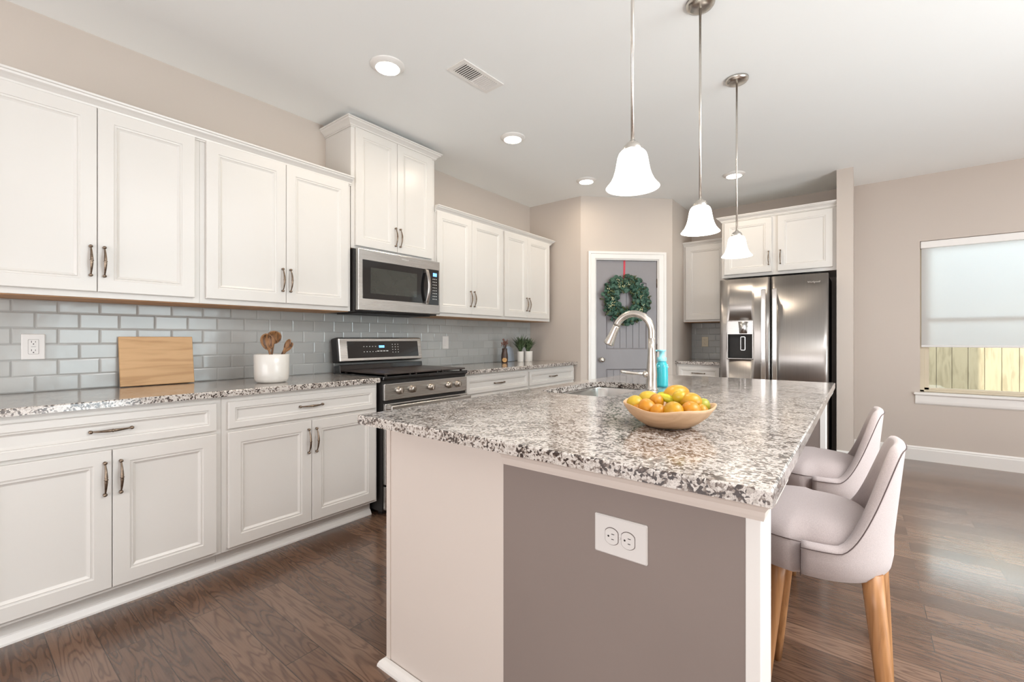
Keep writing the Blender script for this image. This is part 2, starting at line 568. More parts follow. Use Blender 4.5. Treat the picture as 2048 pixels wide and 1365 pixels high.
class MB:
    def __init__(self):
        self.bm = bmesh.new()

    def quad(self, vs, smooth=False):
        try:
            f = self.bm.faces.new([self.bm.verts.new(v) for v in vs])
            f.smooth = smooth
        except ValueError:
            pass
        return self

    def box(self, x0, x1, y0, y1, z0, z1, mat=None):
        ps = [Vector((x, y, z)) for z in (z0, z1) for y in (y0, y1) for x in (x0, x1)]
        if mat is not None:
            ps = [mat @ p for p in ps]
        v = [self.bm.verts.new(p) for p in ps]
        for f in ((0, 2, 3, 1), (4, 5, 7, 6), (0, 1, 5, 4), (2, 6, 7, 3), (0, 4, 6, 2), (1, 3, 7, 5)):
            self.bm.faces.new([v[i] for i in f])
        return self

    def rbox(self, x0, x1, y0, y1, z0, z1, r=0.004, seg=2, mat=None):
        """box with rounded edges"""
        tmp = bmesh.new()
        ps = [Vector((x, y, z)) for z in (z0, z1) for y in (y0, y1) for x in (x0, x1)]
        v = [tmp.verts.new(p) for p in ps]
        for f in ((0, 2, 3, 1), (4, 5, 7, 6), (0, 1, 5, 4), (2, 6, 7, 3), (0, 4, 6, 2), (1, 3, 7, 5)):
            tmp.faces.new([v[i] for i in f])
        bmesh.ops.bevel(tmp, geom=tmp.edges[:] + tmp.verts[:], offset=r, segments=seg, profile=0.5, affect='EDGES')
        self.join(tmp, mat, smooth=False)
        return self

    def join(self, other, mat=None, smooth=None):
        mp = {}
        for v in other.verts:
            mp[v] = self.bm.verts.new(mat @ v.co if mat is not None else v.co)
        for f in other.faces:
            try:
                nf = self.bm.faces.new([mp[v] for v in f.verts])
                nf.smooth = f.smooth if smooth is None else smooth
            except ValueError:
                pass
        other.free()

    def grid(self, rows, close_u=False, close_v=False, smooth=True):
        """rows: list of lists of points (all the same length)"""
        V = [[self.bm.verts.new(p) for p in r] for r in rows]
        nr, nc = len(V), len(V[0])
        for i in range(nr if close_v else nr - 1):
            for j in range(nc if close_u else nc - 1):
                a, b = V[i], V[(i + 1) % nr]
                k = (j + 1) % nc
                try:
                    f = self.bm.faces.new([a[j], a[k], b[k], b[j]])
                    f.smooth = smooth
                except ValueError:
                    pass
        return V

    def cap(self, ring, smooth=False):
        try:
            f = self.bm.faces.new(ring)
            f.smooth = smooth
        except ValueError:
            pass

    def lathe(self, prof, seg=32, mat=None, smooth=True, wob=None):
        """prof: (r, z) pairs bottom to top; closed where r == 0"""
        rows = []
        for r, z in prof:
            rw = []
            for k in range(seg):
                a = 2 * PI * k / seg
                rr = r * (1 + (wob(a) if wob else 0))
                p = Vector((rr * math.cos(a), rr * math.sin(a), z))
                rw.append(mat @ p if mat is not None else p)
            rows.append(rw)
        V = self.grid(rows, close_u=True, smooth=smooth)
        self.cap(list(reversed(V[0])))
        self.cap(V[-1])
        return self

    def tube(self, pts, rad, seg=12, mat=None, cap=True):
        pts = [Vector(p) for p in pts]
        if not isinstance(rad, (list, tuple)):
            rad = [rad] * len(pts)
        rows = []
        up = None
        for i, p in enumerate(pts):
            if i == 0:
                d = pts[1] - p
            elif i == len(pts) - 1:
                d = p - pts[i - 1]
            else:
                d = (pts[i + 1] - p).normalized() + (p - pts[i - 1]).normalized()
            d.normalize()
            if up is None:
                up = Vector((0, 0, 1)) if abs(d.z) < 0.9 else Vector((1, 0, 0))
            a = d.cross(up).normalized()
            up = a.cross(d).normalized()
            rw = []
            for k in range(seg):
                t = 2 * PI * k / seg
                q = p + (a * math.cos(t) + up * math.sin(t)) * rad[i]
                rw.append(mat @ q if mat is not None else q)
            rows.append(rw)
        V = self.grid(rows, close_u=True)
        if cap:
            self.cap(list(reversed(V[0])))
            self.cap(V[-1])
        return self

    def ball(self, c, r, seg=16, rings=10, sc=(1, 1, 1), rot=None, mat=None):
        c = Vector(c)
        rows = []
        for i in range(1, rings):
            th = PI * i / rings
            rw = []
            for k in range(seg):
                a = 2 * PI * k / seg
                p = Vector((r * sc[0] * math.sin(th) * math.cos(a), r * sc[1] * math.sin(th) * math.sin(a), -r * sc[2] * math.cos(th)))
                if rot is not None:
                    p = rot @ p
                p = c + p
                rw.append(mat @ p if mat is not None else p)
            rows.append(rw)
        V = self.grid(rows, close_u=True)
        b0 = Vector((0, 0, -r * sc[2]))
        b1 = Vector((0, 0, r * sc[2]))
        if rot is not None:
            b0, b1 = rot @ b0, rot @ b1
        b0, b1 = c + b0, c + b1
        if mat is not None:
            b0, b1 = mat @ b0, mat @ b1
        v0, v1 = self.bm.verts.new(b0), self.bm.verts.new(b1)
        for k in range(seg):
            f = self.bm.faces.new([v0, V[0][(k + 1) % seg], V[0][k]])
            f.smooth = True
            f = self.bm.faces.new([v1, V[-1][k], V[-1][(k + 1) % seg]])
            f.smooth = True
        return self

    def sweep(self, path, prof, closed=False):
        """path: 2-D polyline; prof: (offset to the right of travel, z); mitred corners, closed ends"""
        pts = [Vector(p) for p in path]
        rows = []
        n = len(pts)
        for i, p in enumerate(pts):
            d0 = (p - pts[i - 1]).normalized() if (i > 0 or closed) else None
            d1 = (pts[(i + 1) % n] - p).normalized() if (i < n - 1 or closed) else None
            n0 = Vector((d0.y, -d0.x)) if d0 else None
            n1 = Vector((d1.y, -d1.x)) if d1 else None
            if n0 and n1:
                m = (n0 + n1).normalized()
                m = m / max(0.2, m.dot(n0))
            else:
                m = n0 or n1
            rows.append([Vector((p.x + m.x * o, p.y + m.y * o, z)) for o, z in prof])
        V = self.grid(rows, close_u=True, close_v=closed, smooth=False)
        if not closed:
            self.cap(list(reversed(V[0])))
            self.cap(V[-1])
        return self

    def panel(self, mat, w, h, rings):
        """a stepped door or drawer front: rings of (inset, height) from the back edge inwards"""
        V = []
        for ins, n in rings:
            V.append([self.bm.verts.new(mat @ Vector(p)) for p in
                      ((ins, ins, n), (w - ins, ins, n), (w - ins, h - ins, n), (ins, h - ins, n))])
        for a, b in zip(V, V[1:]):
            for k in range(4):
                self.bm.faces.new([a[k], a[(k + 1) % 4], b[(k + 1) % 4], b[k]])
        self.bm.faces.new(V[-1])
        self.bm.faces.new(list(reversed(V[0])))
        return self

    def prism(self, poly, mat, n0, n1, smooth=False):
        """poly in (u, v), extruded along n from n0 to n1, through matrix mat"""
        a = [self.bm.verts.new(mat @ Vector((u, v, n0))) for u, v in poly]
        b = [self.bm.verts.new(mat @ Vector((u, v, n1))) for u, v in poly]
        self.bm.faces.new(list(reversed(a)))
        self.bm.faces.new(b)
        for k in range(len(poly)):
            j = (k + 1) % len(poly)
            f = self.bm.faces.new([a[k], a[j], b[j], b[k]])
            f.smooth = smooth
        return self


def tag(o, label=None, cat=None, group=None, kind=None):
    if label:
        o['label'] = label
    if cat:
        o['category'] = cat
    if group:
        o['group'] = group
    if kind:
        o['kind'] = kind
    return o


def origin_of(parent):
    o = Vector((0, 0, 0))
    while parent is not None:
        o += parent.location
        parent = parent.parent
    return o


def obj(name, mb, mat, parent=None, local=False, bevel=0.0, loc=None, recalc=True):
    """link ONE mesh object; mesh given in world space unless local"""
    bm = mb.bm if isinstance(mb, MB) else mb
    if recalc:
        bmesh.ops.recalc_face_normals(bm, faces=bm.faces[:])
    if not local:
        off = origin_of(parent)
        if parent is None and loc is not None:
            off = Vector(loc)
        bmesh.ops.translate(bm, vec=-off, verts=bm.verts[:])
    me = bpy.data.meshes.new(name)
    bm.to_mesh(me)
    bm.free()
    me.materials.append(M[mat] if isinstance(mat, str) else mat)
    o = bpy.data.objects.new(name, me)
    COL.objects.link(o)
    if parent is not None:
        o.parent = parent
    elif loc is not None:
        o.location = loc
    if bevel:
        md = o.modifiers.new('bevel', 'BEVEL')
        md.width = bevel
        md.segments = 2
        md.limit_method = 'ANGLE'
        md.angle_limit = R(40)
    return o


def thing(name, label, cat, loc=(0, 0, 0), group=None, rz=0.0):
    o = bpy.data.objects.new(name, None)
    COL.objects.link(o)
    o.location = loc
    o.rotation_euler = (0, 0, rz)
    o.empty_display_size = 0.1
    return tag(o, label, cat, group)


def struct(name, mb, mat, label=None, parent=None, **kw):
    o = obj(name, mb, mat, parent, **kw)
    if parent is None:
        o['kind'] = 'structure'
        if label:
            o['label'] = label
    return o


def share(src, name, parent, mat4):
    """another object on the same mesh, placed under parent with a world matrix (parents are unrotated)"""
    o = bpy.data.objects.new(name, src)
    COL.objects.link(o)
    o.parent = parent
    m = Matrix.Translation(-origin_of(parent)) @ mat4
    o.matrix_basis = m
    return o


def frame(o, u, v, n):
    m = Matrix.Identity(4)
    for i, a in enumerate((u, v, n)):
        for k in range(3):
            m[k][i] = a[k]
    for k in range(3):
        m[k][3] = o[k]
    return m


def FL(x, y, z):
    """frame on a face looking +x: u = +y, v = up, n = +x"""
    return frame((x, y, z), (0, 1, 0), (0, 0, 1), (1, 0, 0))


def FB(x, y, z):
    """frame on a face looking -y: u = +x, v = up, n = -y"""
    return frame((x, y, z), (1, 0, 0), (0, 0, 1), (0, -1, 0))


# ------------------------------------------------------------------ room shell
H = 2.74
X1, Y0, YB = 6.8, -3.2, 5.8
struct('floor', MB().box(-0.12, X1 + 0.12, Y0 - 0.12, YB + 0.12, -0.06, 0.0), 'oak_floor', 'brown oak plank floor')
struct('ceiling', MB().box(-0.12, X1 + 0.12, Y0 - 0.12, YB + 0.12, H, H + 0.1), 'ceiling_paint', 'flat white ceiling')
struct('wall_left', MB().box(-0.12, 0, Y0, YB, 0, H), 'wall_paint', 'greige wall behind the long run of cabinets')
struct('wall_rear', MB().box(-0.12, X1, Y0 - 0.12, Y0, 0, H), 'wall_paint', 'wall behind the viewer')
# right wall with a sliding-door opening
m = MB()
m.box(X1, X1 + 0.12, Y0, 0.9, 0, H).box(X1, X1 + 0.12, 3.3, YB, 0, H).box(X1, X1 + 0.12, 0.9, 3.3, 2.1, H)
struct('wall_right', m, 'wall_paint', 'wall with the glass sliding doors')
# back wall with the window opening
WX0, WX1, WZ0, WZ1 = 3.569, 4.80, 0.655, 2.105
m = MB()
m.box(-0.12, WX0, YB, YB + 0.12, 0, H).box(WX1, X1 + 0.12, YB, YB + 0.12, 0, H)
m.box(WX0, WX1, YB, YB + 0.12, 0, WZ0).box(WX0, WX1, YB, YB + 0.12, WZ1, H)
struct('wall_back', m, 'wall_paint', 'greige back wall around the window')
# pantry corner: wing wall, diagonal wall with door opening, return wall
PA, PB = Vector((0.69, 4.345)), Vector((1.45, 5.07))
pd = (PB - PA)
PL = pd.length
pd.normalize()
pn = Vector((pd.y, -pd.x))           # faces the room


def FD(s, z, off=0.0):
    """frame on the diagonal pantry wall"""
    p = PA + pd * s + pn * off
    return frame((p.x, p.y, z), (pd.x, pd.y, 0), (0, 0, 1), (pn.x, pn.y, 0))


struct('wall_pantry_side', MB().box(0, 0.69, 4.345, 4.445, 0, H), 'wall_paint', 'short greige wall at the end of the left worktop')
DS0, DS1, DH = 0.160, 0.892, 2.055
m = MB()
DW = -0.10
m.prism([(0, 0), (DS0, 0), (DS0, H), (0, H)], FD(0, 0), DW, 0)
m.prism([(DS1, 0), (PL, 0), (PL, H), (DS1, H)], FD(0, 0), DW, 0)
m.prism([(DS0, DH), (DS1, DH), (DS1, H), (DS0, H)], FD(0, 0), DW, 0)
struct('wall_pantry', m, 'wall_paint', 'angled greige wall holding the pantry door')
struct('wall_nook', MB().box(1.35, 1.45, 5.07, YB, 0, H), 'wall_paint', 'greige wall left of the refrigerator nook')
struct('wall_column', MB().box(2.943, 3.066, 5.137, YB, 0, H), 'wall_paint', 'narrow greige wall end right of the refrigerator')

# baseboards
BBP = [(0, 0), (0.016, 0), (0.016, 0.105), (0.012, 0.112), (0.012, 0.122), (0.006, 0.134), (0, 0.134)]
struct('baseboard_back', MB().sweep([(3.066, YB), (X1, YB)], BBP), 'trim_paint', 'white baseboard under the window')
struct('baseboard_column', MB().sweep([(2.943, 5.137), (3.066, 5.137), (3.066, YB - 0.018)], BBP), 'trim_paint',
       'white baseboard around the narrow wall end')
struct('baseboard_pantry', MB().sweep([(PA + pd * 0.0), (PA + pd * 0.08)], BBP), 'trim_paint', 'white baseboard beside the pantry door')

# pantry door casing
cas = [(0, 0), (0.018, 0), (0.018, 0.012)]
m = MB()
CW = 0.082
o0, o1, oz = DS0 + 0.004, DS1 - 0.004, DH - 0.004


def casing_rings():
    # profile across the casing: (distance from opening edge, thickness)
    return [(0.0, 0.0), (0.0, 0.012), (0.008, 0.016), (0.052, 0.019), (0.058, 0.024), (CW, 0.024), (CW, 0.0)]


fd = FD(0, 0)
rows = []
pr = casing_rings()
rows.append([fd @ Vector((o0 - d, 0.0, n)) for d, n in pr])
rows.append([fd @ Vector((o0 - d, oz + d, n)) for d, n in pr])
rows.append([fd @ Vector((o1 + d, oz + d, n)) for d, n in pr])
rows.append([fd @ Vector((o1 + d, 0.0, n)) for d, n in pr])
V = m.grid(rows, smooth=False)
m.cap(V[0])
m.cap(V[-1])
# jamb lining
m.prism([(DS0, 0), (DS0 + 0.014, 0), (DS0 + 0.014, DH - 0.014), (DS1 - 0.014, DH - 0.014), (DS1 - 0.014, 0), (DS1, 0), (DS1, DH), (DS0, DH)],
        fd, DW, 0.0)
struct('trim_1', m, 'trim_paint', 'white moulded casing around the pantry door')

# the pantry door
dl, dr, dt = DS0 + 0.017, DS1 - 0.017, DH - 0.018
dw = dr - dl
door = bpy.data.objects.new('door_1', None)
COL.objects.link(door)
door.location = fd @ Vector((dl, 0, -0.02))
tag(door, 'grey two-panel pantry door with an arched plank panel', None, None, 'structure')
m = MB()
T0, T1 = -0.052, -0.018


def arch(x0, x1, z0, z1, rise, k=12):
    pts = [(x0, z0), (x1, z0)]
    for i in range(k + 1):
        t = i / k
        pts.append((x1 + (x0 - x1) * t, z1 - rise + rise * math.sin(PI * t)))
    return pts


px0, px1 = dl + 0.115, dr - 0.115
up_ = arch(px0, px1, 1.05, 1.835, 0.045)
lo_ = [(px0, 0.22), (px1, 0.22), (px1, 0.83), (px0, 0.83)]
# slab as a face with two recessed panels
bm = m.bm
fo = [bm.verts.new(fd @ Vector((u, v, T1))) for u, v in ((dl, 0.01), (dr, 0.01), (dr, dt), (dl, dt))]
loops = [fo]
for poly in (up_, lo_):
    loops.append([bm.verts.new(fd @ Vector((u, v, T1))) for u, v in poly])
edges = []
for lp in loops:
    for k in range(len(lp)):
        edges.append(bm.edges.new((lp[k], lp[(k + 1) % len(lp)])))
bmesh.ops.triangle_fill(bm, use_beauty=True, use_dissolve=False, edges=edges)
for poly, lp in ((up_, loops[1]), (lo_, loops[2])):
    cu = sum(p[0] for p in poly) / len(poly)
    cv = (min(p[1] for p in poly) + max(p[1] for p in poly)) / 2
    prev = lp
    for ins, dn in ((0.010, -0.011), (0.016, -0.011)):
        cur = []
        for u, v in poly:
            su = 1 - ins / (abs(px1 - px0) / 2)
            sv = 1 - ins / (abs(max(p[1] for p in poly) - min(p[1] for p in poly)) / 2)
            cur.append(bm.verts.new(fd @ Vector((cu + (u - cu) * su, cv + (v - cv) * sv, T1 + dn))))
        for k in range(len(prev)):
            j = (k + 1) % len(prev)
            bm.faces.new([prev[k], prev[j], cur[j], cur[k]])
        prev = cur
bk = [bm.verts.new(fd @ Vector((u, v, T0))) for u, v in ((dl, 0.01), (dr, 0.01), (dr, dt), (dl, dt))]
bm.faces.new(list(reversed(bk)))
for k in range(4):
    bm.faces.new([fo[k], fo[(k + 1) % 4], bk[(k + 1) % 4], bk[k]])
# plank boards filling both panels, with narrow grooves between them
for z0_, z1_, ar in ((1.066, 1.82, True), (0.236, 0.814, False)):
    a0, a1 = px0 + 0.014, px1 - 0.014
    nb = 6
    w_ = (a1 - a0) / nb
    for i in range(nb):
        u0, u1 = a0 + i * w_ + 0.002, a0 + (i + 1) * w_ - 0.002
        tm = ((u0 + u1) / 2 - a0) / (a1 - a0)
        t0_, t1_ = (u0 - a0) / (a1 - a0), (u1 - a0) / (a1 - a0)
        zz = [z1_ - (0.045 if ar else 0) + (0.045 * math.sin(PI * t) if ar else 0) for t in (t0_, t1_)]
        m.prism([(u0, z0_), (u1, z0_), (u1, zz[1]), (u0, zz[0])], fd, T1 - 0.016, T1 - 0.006)
door_slab = obj('door_panel', m, 'door_paint', door)
m = MB()
kp = fd @ Vector((dl + 0.06, 0.935, T1))
kr = Matrix.Translation(kp) @ Vector((pn.x, pn.y, 0)).to_track_quat('Z', 'Y').to_matrix().to_4x4()
m.lathe([(0.028, 0), (0.028, 0.004), (0.012, 0.008), (0.011, 0.022), (0.022, 0.030), (0.0275, 0.042), (0.025, 0.054), (0.012, 0.060), (0.0, 0.061)], 24, kr)
obj('door_knob', m, 'nickel', door)
for z in (1.79, 1.06, 0.25):
    m = MB()
    m.prism([(dr - 0.004, z - 0.045), (dr + 0.016, z - 0.045), (dr + 0.016, z + 0.045), (dr - 0.004, z + 0.045)], fd, T1 - 0.002, T1 + 0.003)
    m.tube([fd @ Vector((dr + 0.004, z - 0.05, T1 + 0.006)), fd @ Vector((dr + 0.004, z + 0.05, T1 + 0.006))], 0.006, 8)
    obj('hinge', m, 'bronze', door)

# window in the back wall
win = bpy.data.objects.new('window_1', None)
COL.objects.link(win)
win.location = (WX0, YB, WZ0)
tag(win, 'beige framed window above the white sill', None, None, 'structure')
m = MB()
yf0, yf1 = YB + 0.062, YB + 0.118
fx0, fx1, fz0, fz1 = WX0 + 0.001, WX1 - 0.001, WZ0 + 0.001, WZ1 - 0.001
for a in ((fx0, fx0 + 0.035, fz0, fz1), (fx1 - 0.035, fx1, fz0, fz1), (fx0, fx1, fz0, fz0 + 0.02), (fx0, fx1, fz1 - 0.035, fz1)):
    m.box(a[0], a[1], yf0, yf1, a[2], a[3])
obj('window_frame', m, 'window_vinyl', win, bevel=0.003)
m = MB()
s0, s1 = fx0 + 0.035, fx1 - 0.035
for z0, z1, yo in ((fz0 + 0.02, 1.38, 0.0), (1.36, fz1 - 0.035, 0.02)):
    for a in ((s0, s0 + 0.035, z0, z1), (s1 - 0.035, s1, z0, z1), (s0, s1, z0, z0 + 0.022), (s0, s1, z1 - 0.03, z1)):
        m.box(a[0], a[1], yf0 + 0.01 + yo, yf0 + 0.03 + yo, a[2], a[3])
obj('sash', m, 'window_vinyl', win, bevel=0.002)
m = MB()
m.box(s0 + 0.01, s1 - 0.01, yf0 + 0.018, yf0 + 0.021, fz0 + 0.03, 1.37)
m.box(s0 + 0.01, s1 - 0.01, yf0 + 0.038, yf0 + 0.041, 1.37, fz1 - 0.05)
obj('window_pane', m, 'window_glass', win)
m = MB()
m.rbox(WX0 - 0.047, WX1 + 0.047, YB - 0.035, YB - 0.0005, WZ0 - 0.022, WZ0 - 0.001, 0.004)
m.rbox(WX0 + 0.001, WX1 - 0.001, YB - 0.02, yf0, WZ0 - 0.022, WZ0 + 0.0005, 0.002)
# apron below, with a small cove at its foot
m.sweep([(WX0 - 0.035, YB), (WX1 + 0.035, YB)], [(0, 0.540), (0.006, 0.540), (0.014, 0.552), (0.016, 0.57), (0.016, WZ0 - 0.022), (0, WZ0 - 0.022)])
obj('window_sill', m, 'trim_paint', win)

# roller shade hung inside the window
rs = thing('roller_shade', 'white translucent roller shade pulled halfway down the window', 'window shade', (WX0 + 0.02, YB + 0.03, 1.09))
m = MB()
ya = YB + 0.030
m.box(WX0 + 0.012, WX1 - 0.012, ya, ya + 0.0012, 1.105, 2.045)
obj('shade_fabric', m, 'shade_cloth', rs)
m = MB().rbox(WX0 + 0.010, WX1 - 0.010, ya - 0.005, ya + 0.006, 1.088, 1.108, 0.003)
obj('hem_bar', m, 'shade_hem', rs)
m = MB()
m.rbox(WX0 + 0.004, WX1 - 0.004, YB + 0.004, YB + 0.058, 2.035, 2.102, 0.006)
obj('head_rail', m, 'trim_paint', rs)

# sliding glass door on the right wall (reflected in the appliances)
sd = bpy.data.objects.new('door_2', None)
COL.objects.link(sd)
sd.location = (X1, 0.9, 0)
tag(sd, 'white framed glass sliding door', None, None, 'structure')
m = MB()
for y in (0.90, 2.06, 3.22):
    m.box(X1 + 0.03, X1 + 0.08, y, y + 0.08, 0.02, 2.08)
m.box(X1 + 0.03, X1 + 0.08, 0.92, 3.28, 0.0, 0.08).box(X1 + 0.03, X1 + 0.08, 0.92, 3.28, 2.02, 2.10)
obj('door_frame', m, 'trim_paint', sd)
m = MB().box(X1 + 0.05, X1 + 0.054, 0.95, 3.25, 0.07, 2.04)
obj('door_glass', m, 'window_glass', sd)

# outside: fence, ground, added unseen panel that shades part of the fence
struct('exterior_ground', MB().box(-6, 16, YB + 0.13, 14, -0.4, -0.3), 'ground_soil', 'bare ground outside the window')
struct('fence_shade_panel', MB().box(0.8, 3.18, 6.83, 6.95, -0.3, 3.4), 'fence_shade_panel', 'added out-of-view panel shading part of the fence')
fn = thing('fence', 'sunlit weathered wood board fence outside the window', 'fence', (3.3, 7.8, -0.3))
rng = random.Random(3)
x = 2.6
while x < 7.6:
    w_ = 0.137
    y_ = 7.8 + rng.uniform(-0.004, 0.004)
    m = MB()
    zt = 1.62 + rng.uniform(-0.01, 0.01)
    m.prism([(x, -0.29), (x + w_, -0.29), (x + w_, zt), (x + w_ - 0.03, zt + 0.03), (x + 0.03, zt + 0.03), (x, zt)], FB(0, y_, 0), 0, 0.018)
    obj('fence_board', m, 'fence_wood', fn)
    x += w_ + 0.005
m = MB().box(2.6, 7.6, 7.806, 7.85, 0.1, 0.19).box(2.6, 7.6, 7.806, 7.85, 1.2, 1.29)
obj('fence_rail', m, 'fence_wood', fn)
obj('fence_backing', MB().box(2.6, 7.6, 7.852, 7.864, -0.2, 1.5), 'fence_wood', fn)

# ------------------------------------------------------------------ cabinet hardware and fronts
# bow handle, 0.13 m, lying along local x, standing off along local z
m = MB()
pts, rad = [], []
for i in range(33):
    t = i / 32
    u = (t - 0.5) * 0.130
    n = 0.010 + 0.019 * math.sin(PI * t) ** 0.9
    c = abs(t - 0.5)
    if c < 0.018:
        r_ = 0.0078
    elif c < 0.035:
        r_ = 0.0054
    elif c < 0.05:
        r_ = 0.0070
    else:
        r_ = 0.0026 + 0.0036 * max(0.0, 1 - ((c - 0.05) / 0.42)) ** 0.8
    pts.append((u, 0, n))
    rad.append(r_)
m.tube(pts, rad, 10)
for s in (-1, 1):
    m.ball((s * 0.066, 0, 0.0115), 0.0075, 12, 8)
    m.lathe([(0.0062, 0.0), (0.0045, 0.003), (0.004, 0.010)], 10, Matrix.Translation((s * 0.066, 0, 0)))
bmesh.ops.recalc_face_normals(m.bm, faces=m.bm.faces[:])
HANDLE = bpy.data.meshes.new('handle')
m.bm.to_mesh(HANDLE)
m.bm.free()
HANDLE.materials.append(M['bronze'])

DT = 0.020
DOOR_RINGS = [(0, 0), (0, DT - 0.0025), (0.0025, DT), (0.056, DT), (0.0585, DT - 0.0035), (0.0645, DT - 0.0045), (0.067, DT - 0.0025),
              (0.070, DT - 0.0055), (0.077, DT - 0.0095), (0.079, DT - 0.010)]
DRAWER_RINGS = [(0, 0), (0, DT - 0.0025), (0.0025, DT), (0.030, DT), (0.032, DT - 0.0035), (0.0365, DT - 0.0045), (0.0385, DT - 0.0025),
                (0.041, DT - 0.0055), (0.047, DT - 0.0095), (0.049, DT - 0.010)]


def front(parent, FR, plane, u0, u1, z0, z1, kind='door', handle=None, hz=None):
    """a door or drawer front at the box face, handle placed at (u, z)"""
    m = MB()
    base = FR(plane, u0, z0) if FR is FL else FR(u0, plane, z0)
    m.panel(base, u1 - u0, z1 - z0, DOOR_RINGS if kind == 'door' else DRAWER_RINGS)
    d = obj(kind, m, 'cabinet_paint', parent)
    if handle is not None:
        n = 1 if FR is FL else -1
        if kind == 'door':
            if FR is FL:
                mt = frame((plane + DT, handle, hz), (0, 0, 1), (0, -1, 0), (1, 0, 0))
            else:
                mt = frame((handle, plane - DT, hz), (0, 0, 1), (-1, 0, 0), (0, -1, 0))
        else:
            nz = 0.0
            if FR is FL:
                mt = frame((plane + DT - 0.010 + nz, handle, hz), (0, 1, 0), (0, 0, 1), (1, 0, 0))
            else:
                mt = frame((handle, plane - DT + 0.010, hz), (1, 0, 0), (0, 0, 1), (0, -1, 0))
        share(HANDLE, 'handle', d, mt)
    return d


def wall_cab(y0, y1, doors, hz, label, z0=1.361, z1=2.24, depth=0.33, group='white wall cabinets along the left wall', dz0=1.388, dz1=2.236):
    t = thing('wall_cabinet', label, 'cabinet', (0, (y0 + y1) / 2, z0), group)
    e = 0.0006
    m = MB().box(0.001, depth, y0 + e, y1 - e, z0 + 0.012, z1).box(depth - 0.02, depth, y0 + e, y1 - e, z0, z0 + 0.012)
    obj('cabinet_body', m, 'cabinet_paint', t)
    m = MB().box(0.001, depth - 0.021, y0 + 0.001, y1 - 0.001, z0 - 0.004, z0 + 0.0115)
    obj('underside', m, 'wood_underside', t)
    for k, (a, b, hy) in enumerate(doors):
        front(t, FL, depth + 0.0004, a, b, dz0, dz1, 'door', hy, hz)
    return t


HZ = 1.527
wall_cab(0.035, 0.857, [(0.064, 0.4465, 0.424), (0.4490, 0.831, 0.471)], HZ, 'white two-door wall cabinet above the white outlet')
wall_cab(0.857, 1.752, [(0.883, 1.3050, 1.283), (1.3075, 1.728, 1.330)], HZ, 'white two-door wall cabinet above the utensil crock')
wall_cab(2.530, 3.422, [(2.542, 2.9625, 2.940), (2.9650, 3.407, 2.990)], HZ, 'white two-door wall cabinet just past the microwave')
wall_cab(3.422, 4.270, [(3.438, 3.8150, 3.795), (3.8175, 4.238, 3.842)], HZ, 'white two-door wall cabinet above the potted plants')
t = wall_cab(1.757, 2.527, [(1.785, 2.1375, 2.118), (2.1400, 2.487, 2.162)], 1.935, 'taller white wall cabinet mounted above the microwave',
             z0=1.803, z1=2.66, dz0=1.822, dz1=2.648)
# crown profiles: (offset, z relative to top of run)
CRP = [(0.0, -0.055), (0.006, -0.055), (0.006, -0.048), (0.012, -0.046), (0.014, -0.038), (0.026, -0.026), (0.038, -0.018), (0.041, -0.010),
       (0.048, -0.008), (0.050, 0.0), (0.0, 0.0)]


def crown(path, ztop, sc=1.0):
    return MB().sweep(path, [(o * sc, ztop + z * sc) for o, z in CRP])


d_ = 0.33
obj('crown_molding', crown([(0.002, 1.7565), (d_, 1.7565), (d_, 2.5275), (0.002, 2.5275)], 2.702, 1.0), 'cabinet_paint', t)
o = obj('crown_molding', crown([(d_ + 0.001, 0.03), (d_ + 0.001, 1.7545)], 2.284), 'cabinet_paint')
tag(o, 'long white crown moulding capping the wall cabinets over the cutting board', 'crown moulding', 'crown mouldings on the wall cabinets')
o = obj('crown_molding', crown([(d_ + 0.001, 2.530), (d_ + 0.001, 4.2712), (0.002, 4.2712)], 2.280), 'cabinet_paint')
tag(o, 'white crown moulding capping the wall cabinets between microwave and corner', 'crown moulding', 'crown mouldings on the wall cabinets')


def base_cab(y0, y1, doors, drawer, label, toe=True):
    t = thing('base_cabinet', label, 'cabinet', (0, (y0 + y1) / 2, 0), 'white base cabinets along the left wall')
    m = MB().box(0.001, 0.61, y0 + 0.0006, y1 - 0.0006, 0.102, 0.882)
    obj('cabinet_body', m, 'cabinet_paint', t)
    m = MB().box(0.02, 0.535, y0 + 0.0006, y1 - 0.0006, 0.0, 0.1015)
    obj('toe_kick', m, 'cabinet_paint', t)
    front(t, FL, 0.6104, drawer[0], drawer[1], 0.718, 0.853, 'drawer', (drawer[0] + drawer[1]) / 2, 0.786)
    for a, b, hy in doors:
        front(t, FL, 0.6104, a, b, 0.120, 0.701, 'door', hy, 0.585)
    return t


base_cab(0.030, 0.863, [(0.058, 0.4480, 0.425), (0.4505, 0.838, 0.476)], (0.058, 0.838), 'white base cabinet under the cutting board and white outlet')
base_cab(0.863, 1.769, [(0.889, 1.3190, 1.299), (1.3215, 1.751, 1.345)], (0.889, 1.751), 'white base cabinet left of the range')
base_cab(2.582, 3.455, [(2.600, 3.0180, 2.995), (3.0205, 3.439, 3.045)], (2.600, 3.439), 'white base cabinet right of the range')
base_cab(3.455, 4.325, [(3.471, 3.8850, 3.862), (3.8875, 4.302, 3.910)], (3.471, 4.302), 'white base cabinet at the corner under the potted plants')
SHOE = [(0, 0), (0.020, 0), (0.019, 0.008), (0.014, 0.016), (0.006, 0.030), (0.0, 0.034)]
o = obj('shoe_molding', MB().sweep([(0.5355, 0.03), (0.5355, 1.769)], SHOE), 'trim_paint')
tag(o, 'white shoe moulding along the floor left of the range', 'moulding', 'shoe mouldings at the cabinet feet')
o = obj('shoe_molding', MB().sweep([(0.5355, 2.582), (0.5355, 4.325)], SHOE), 'trim_paint')
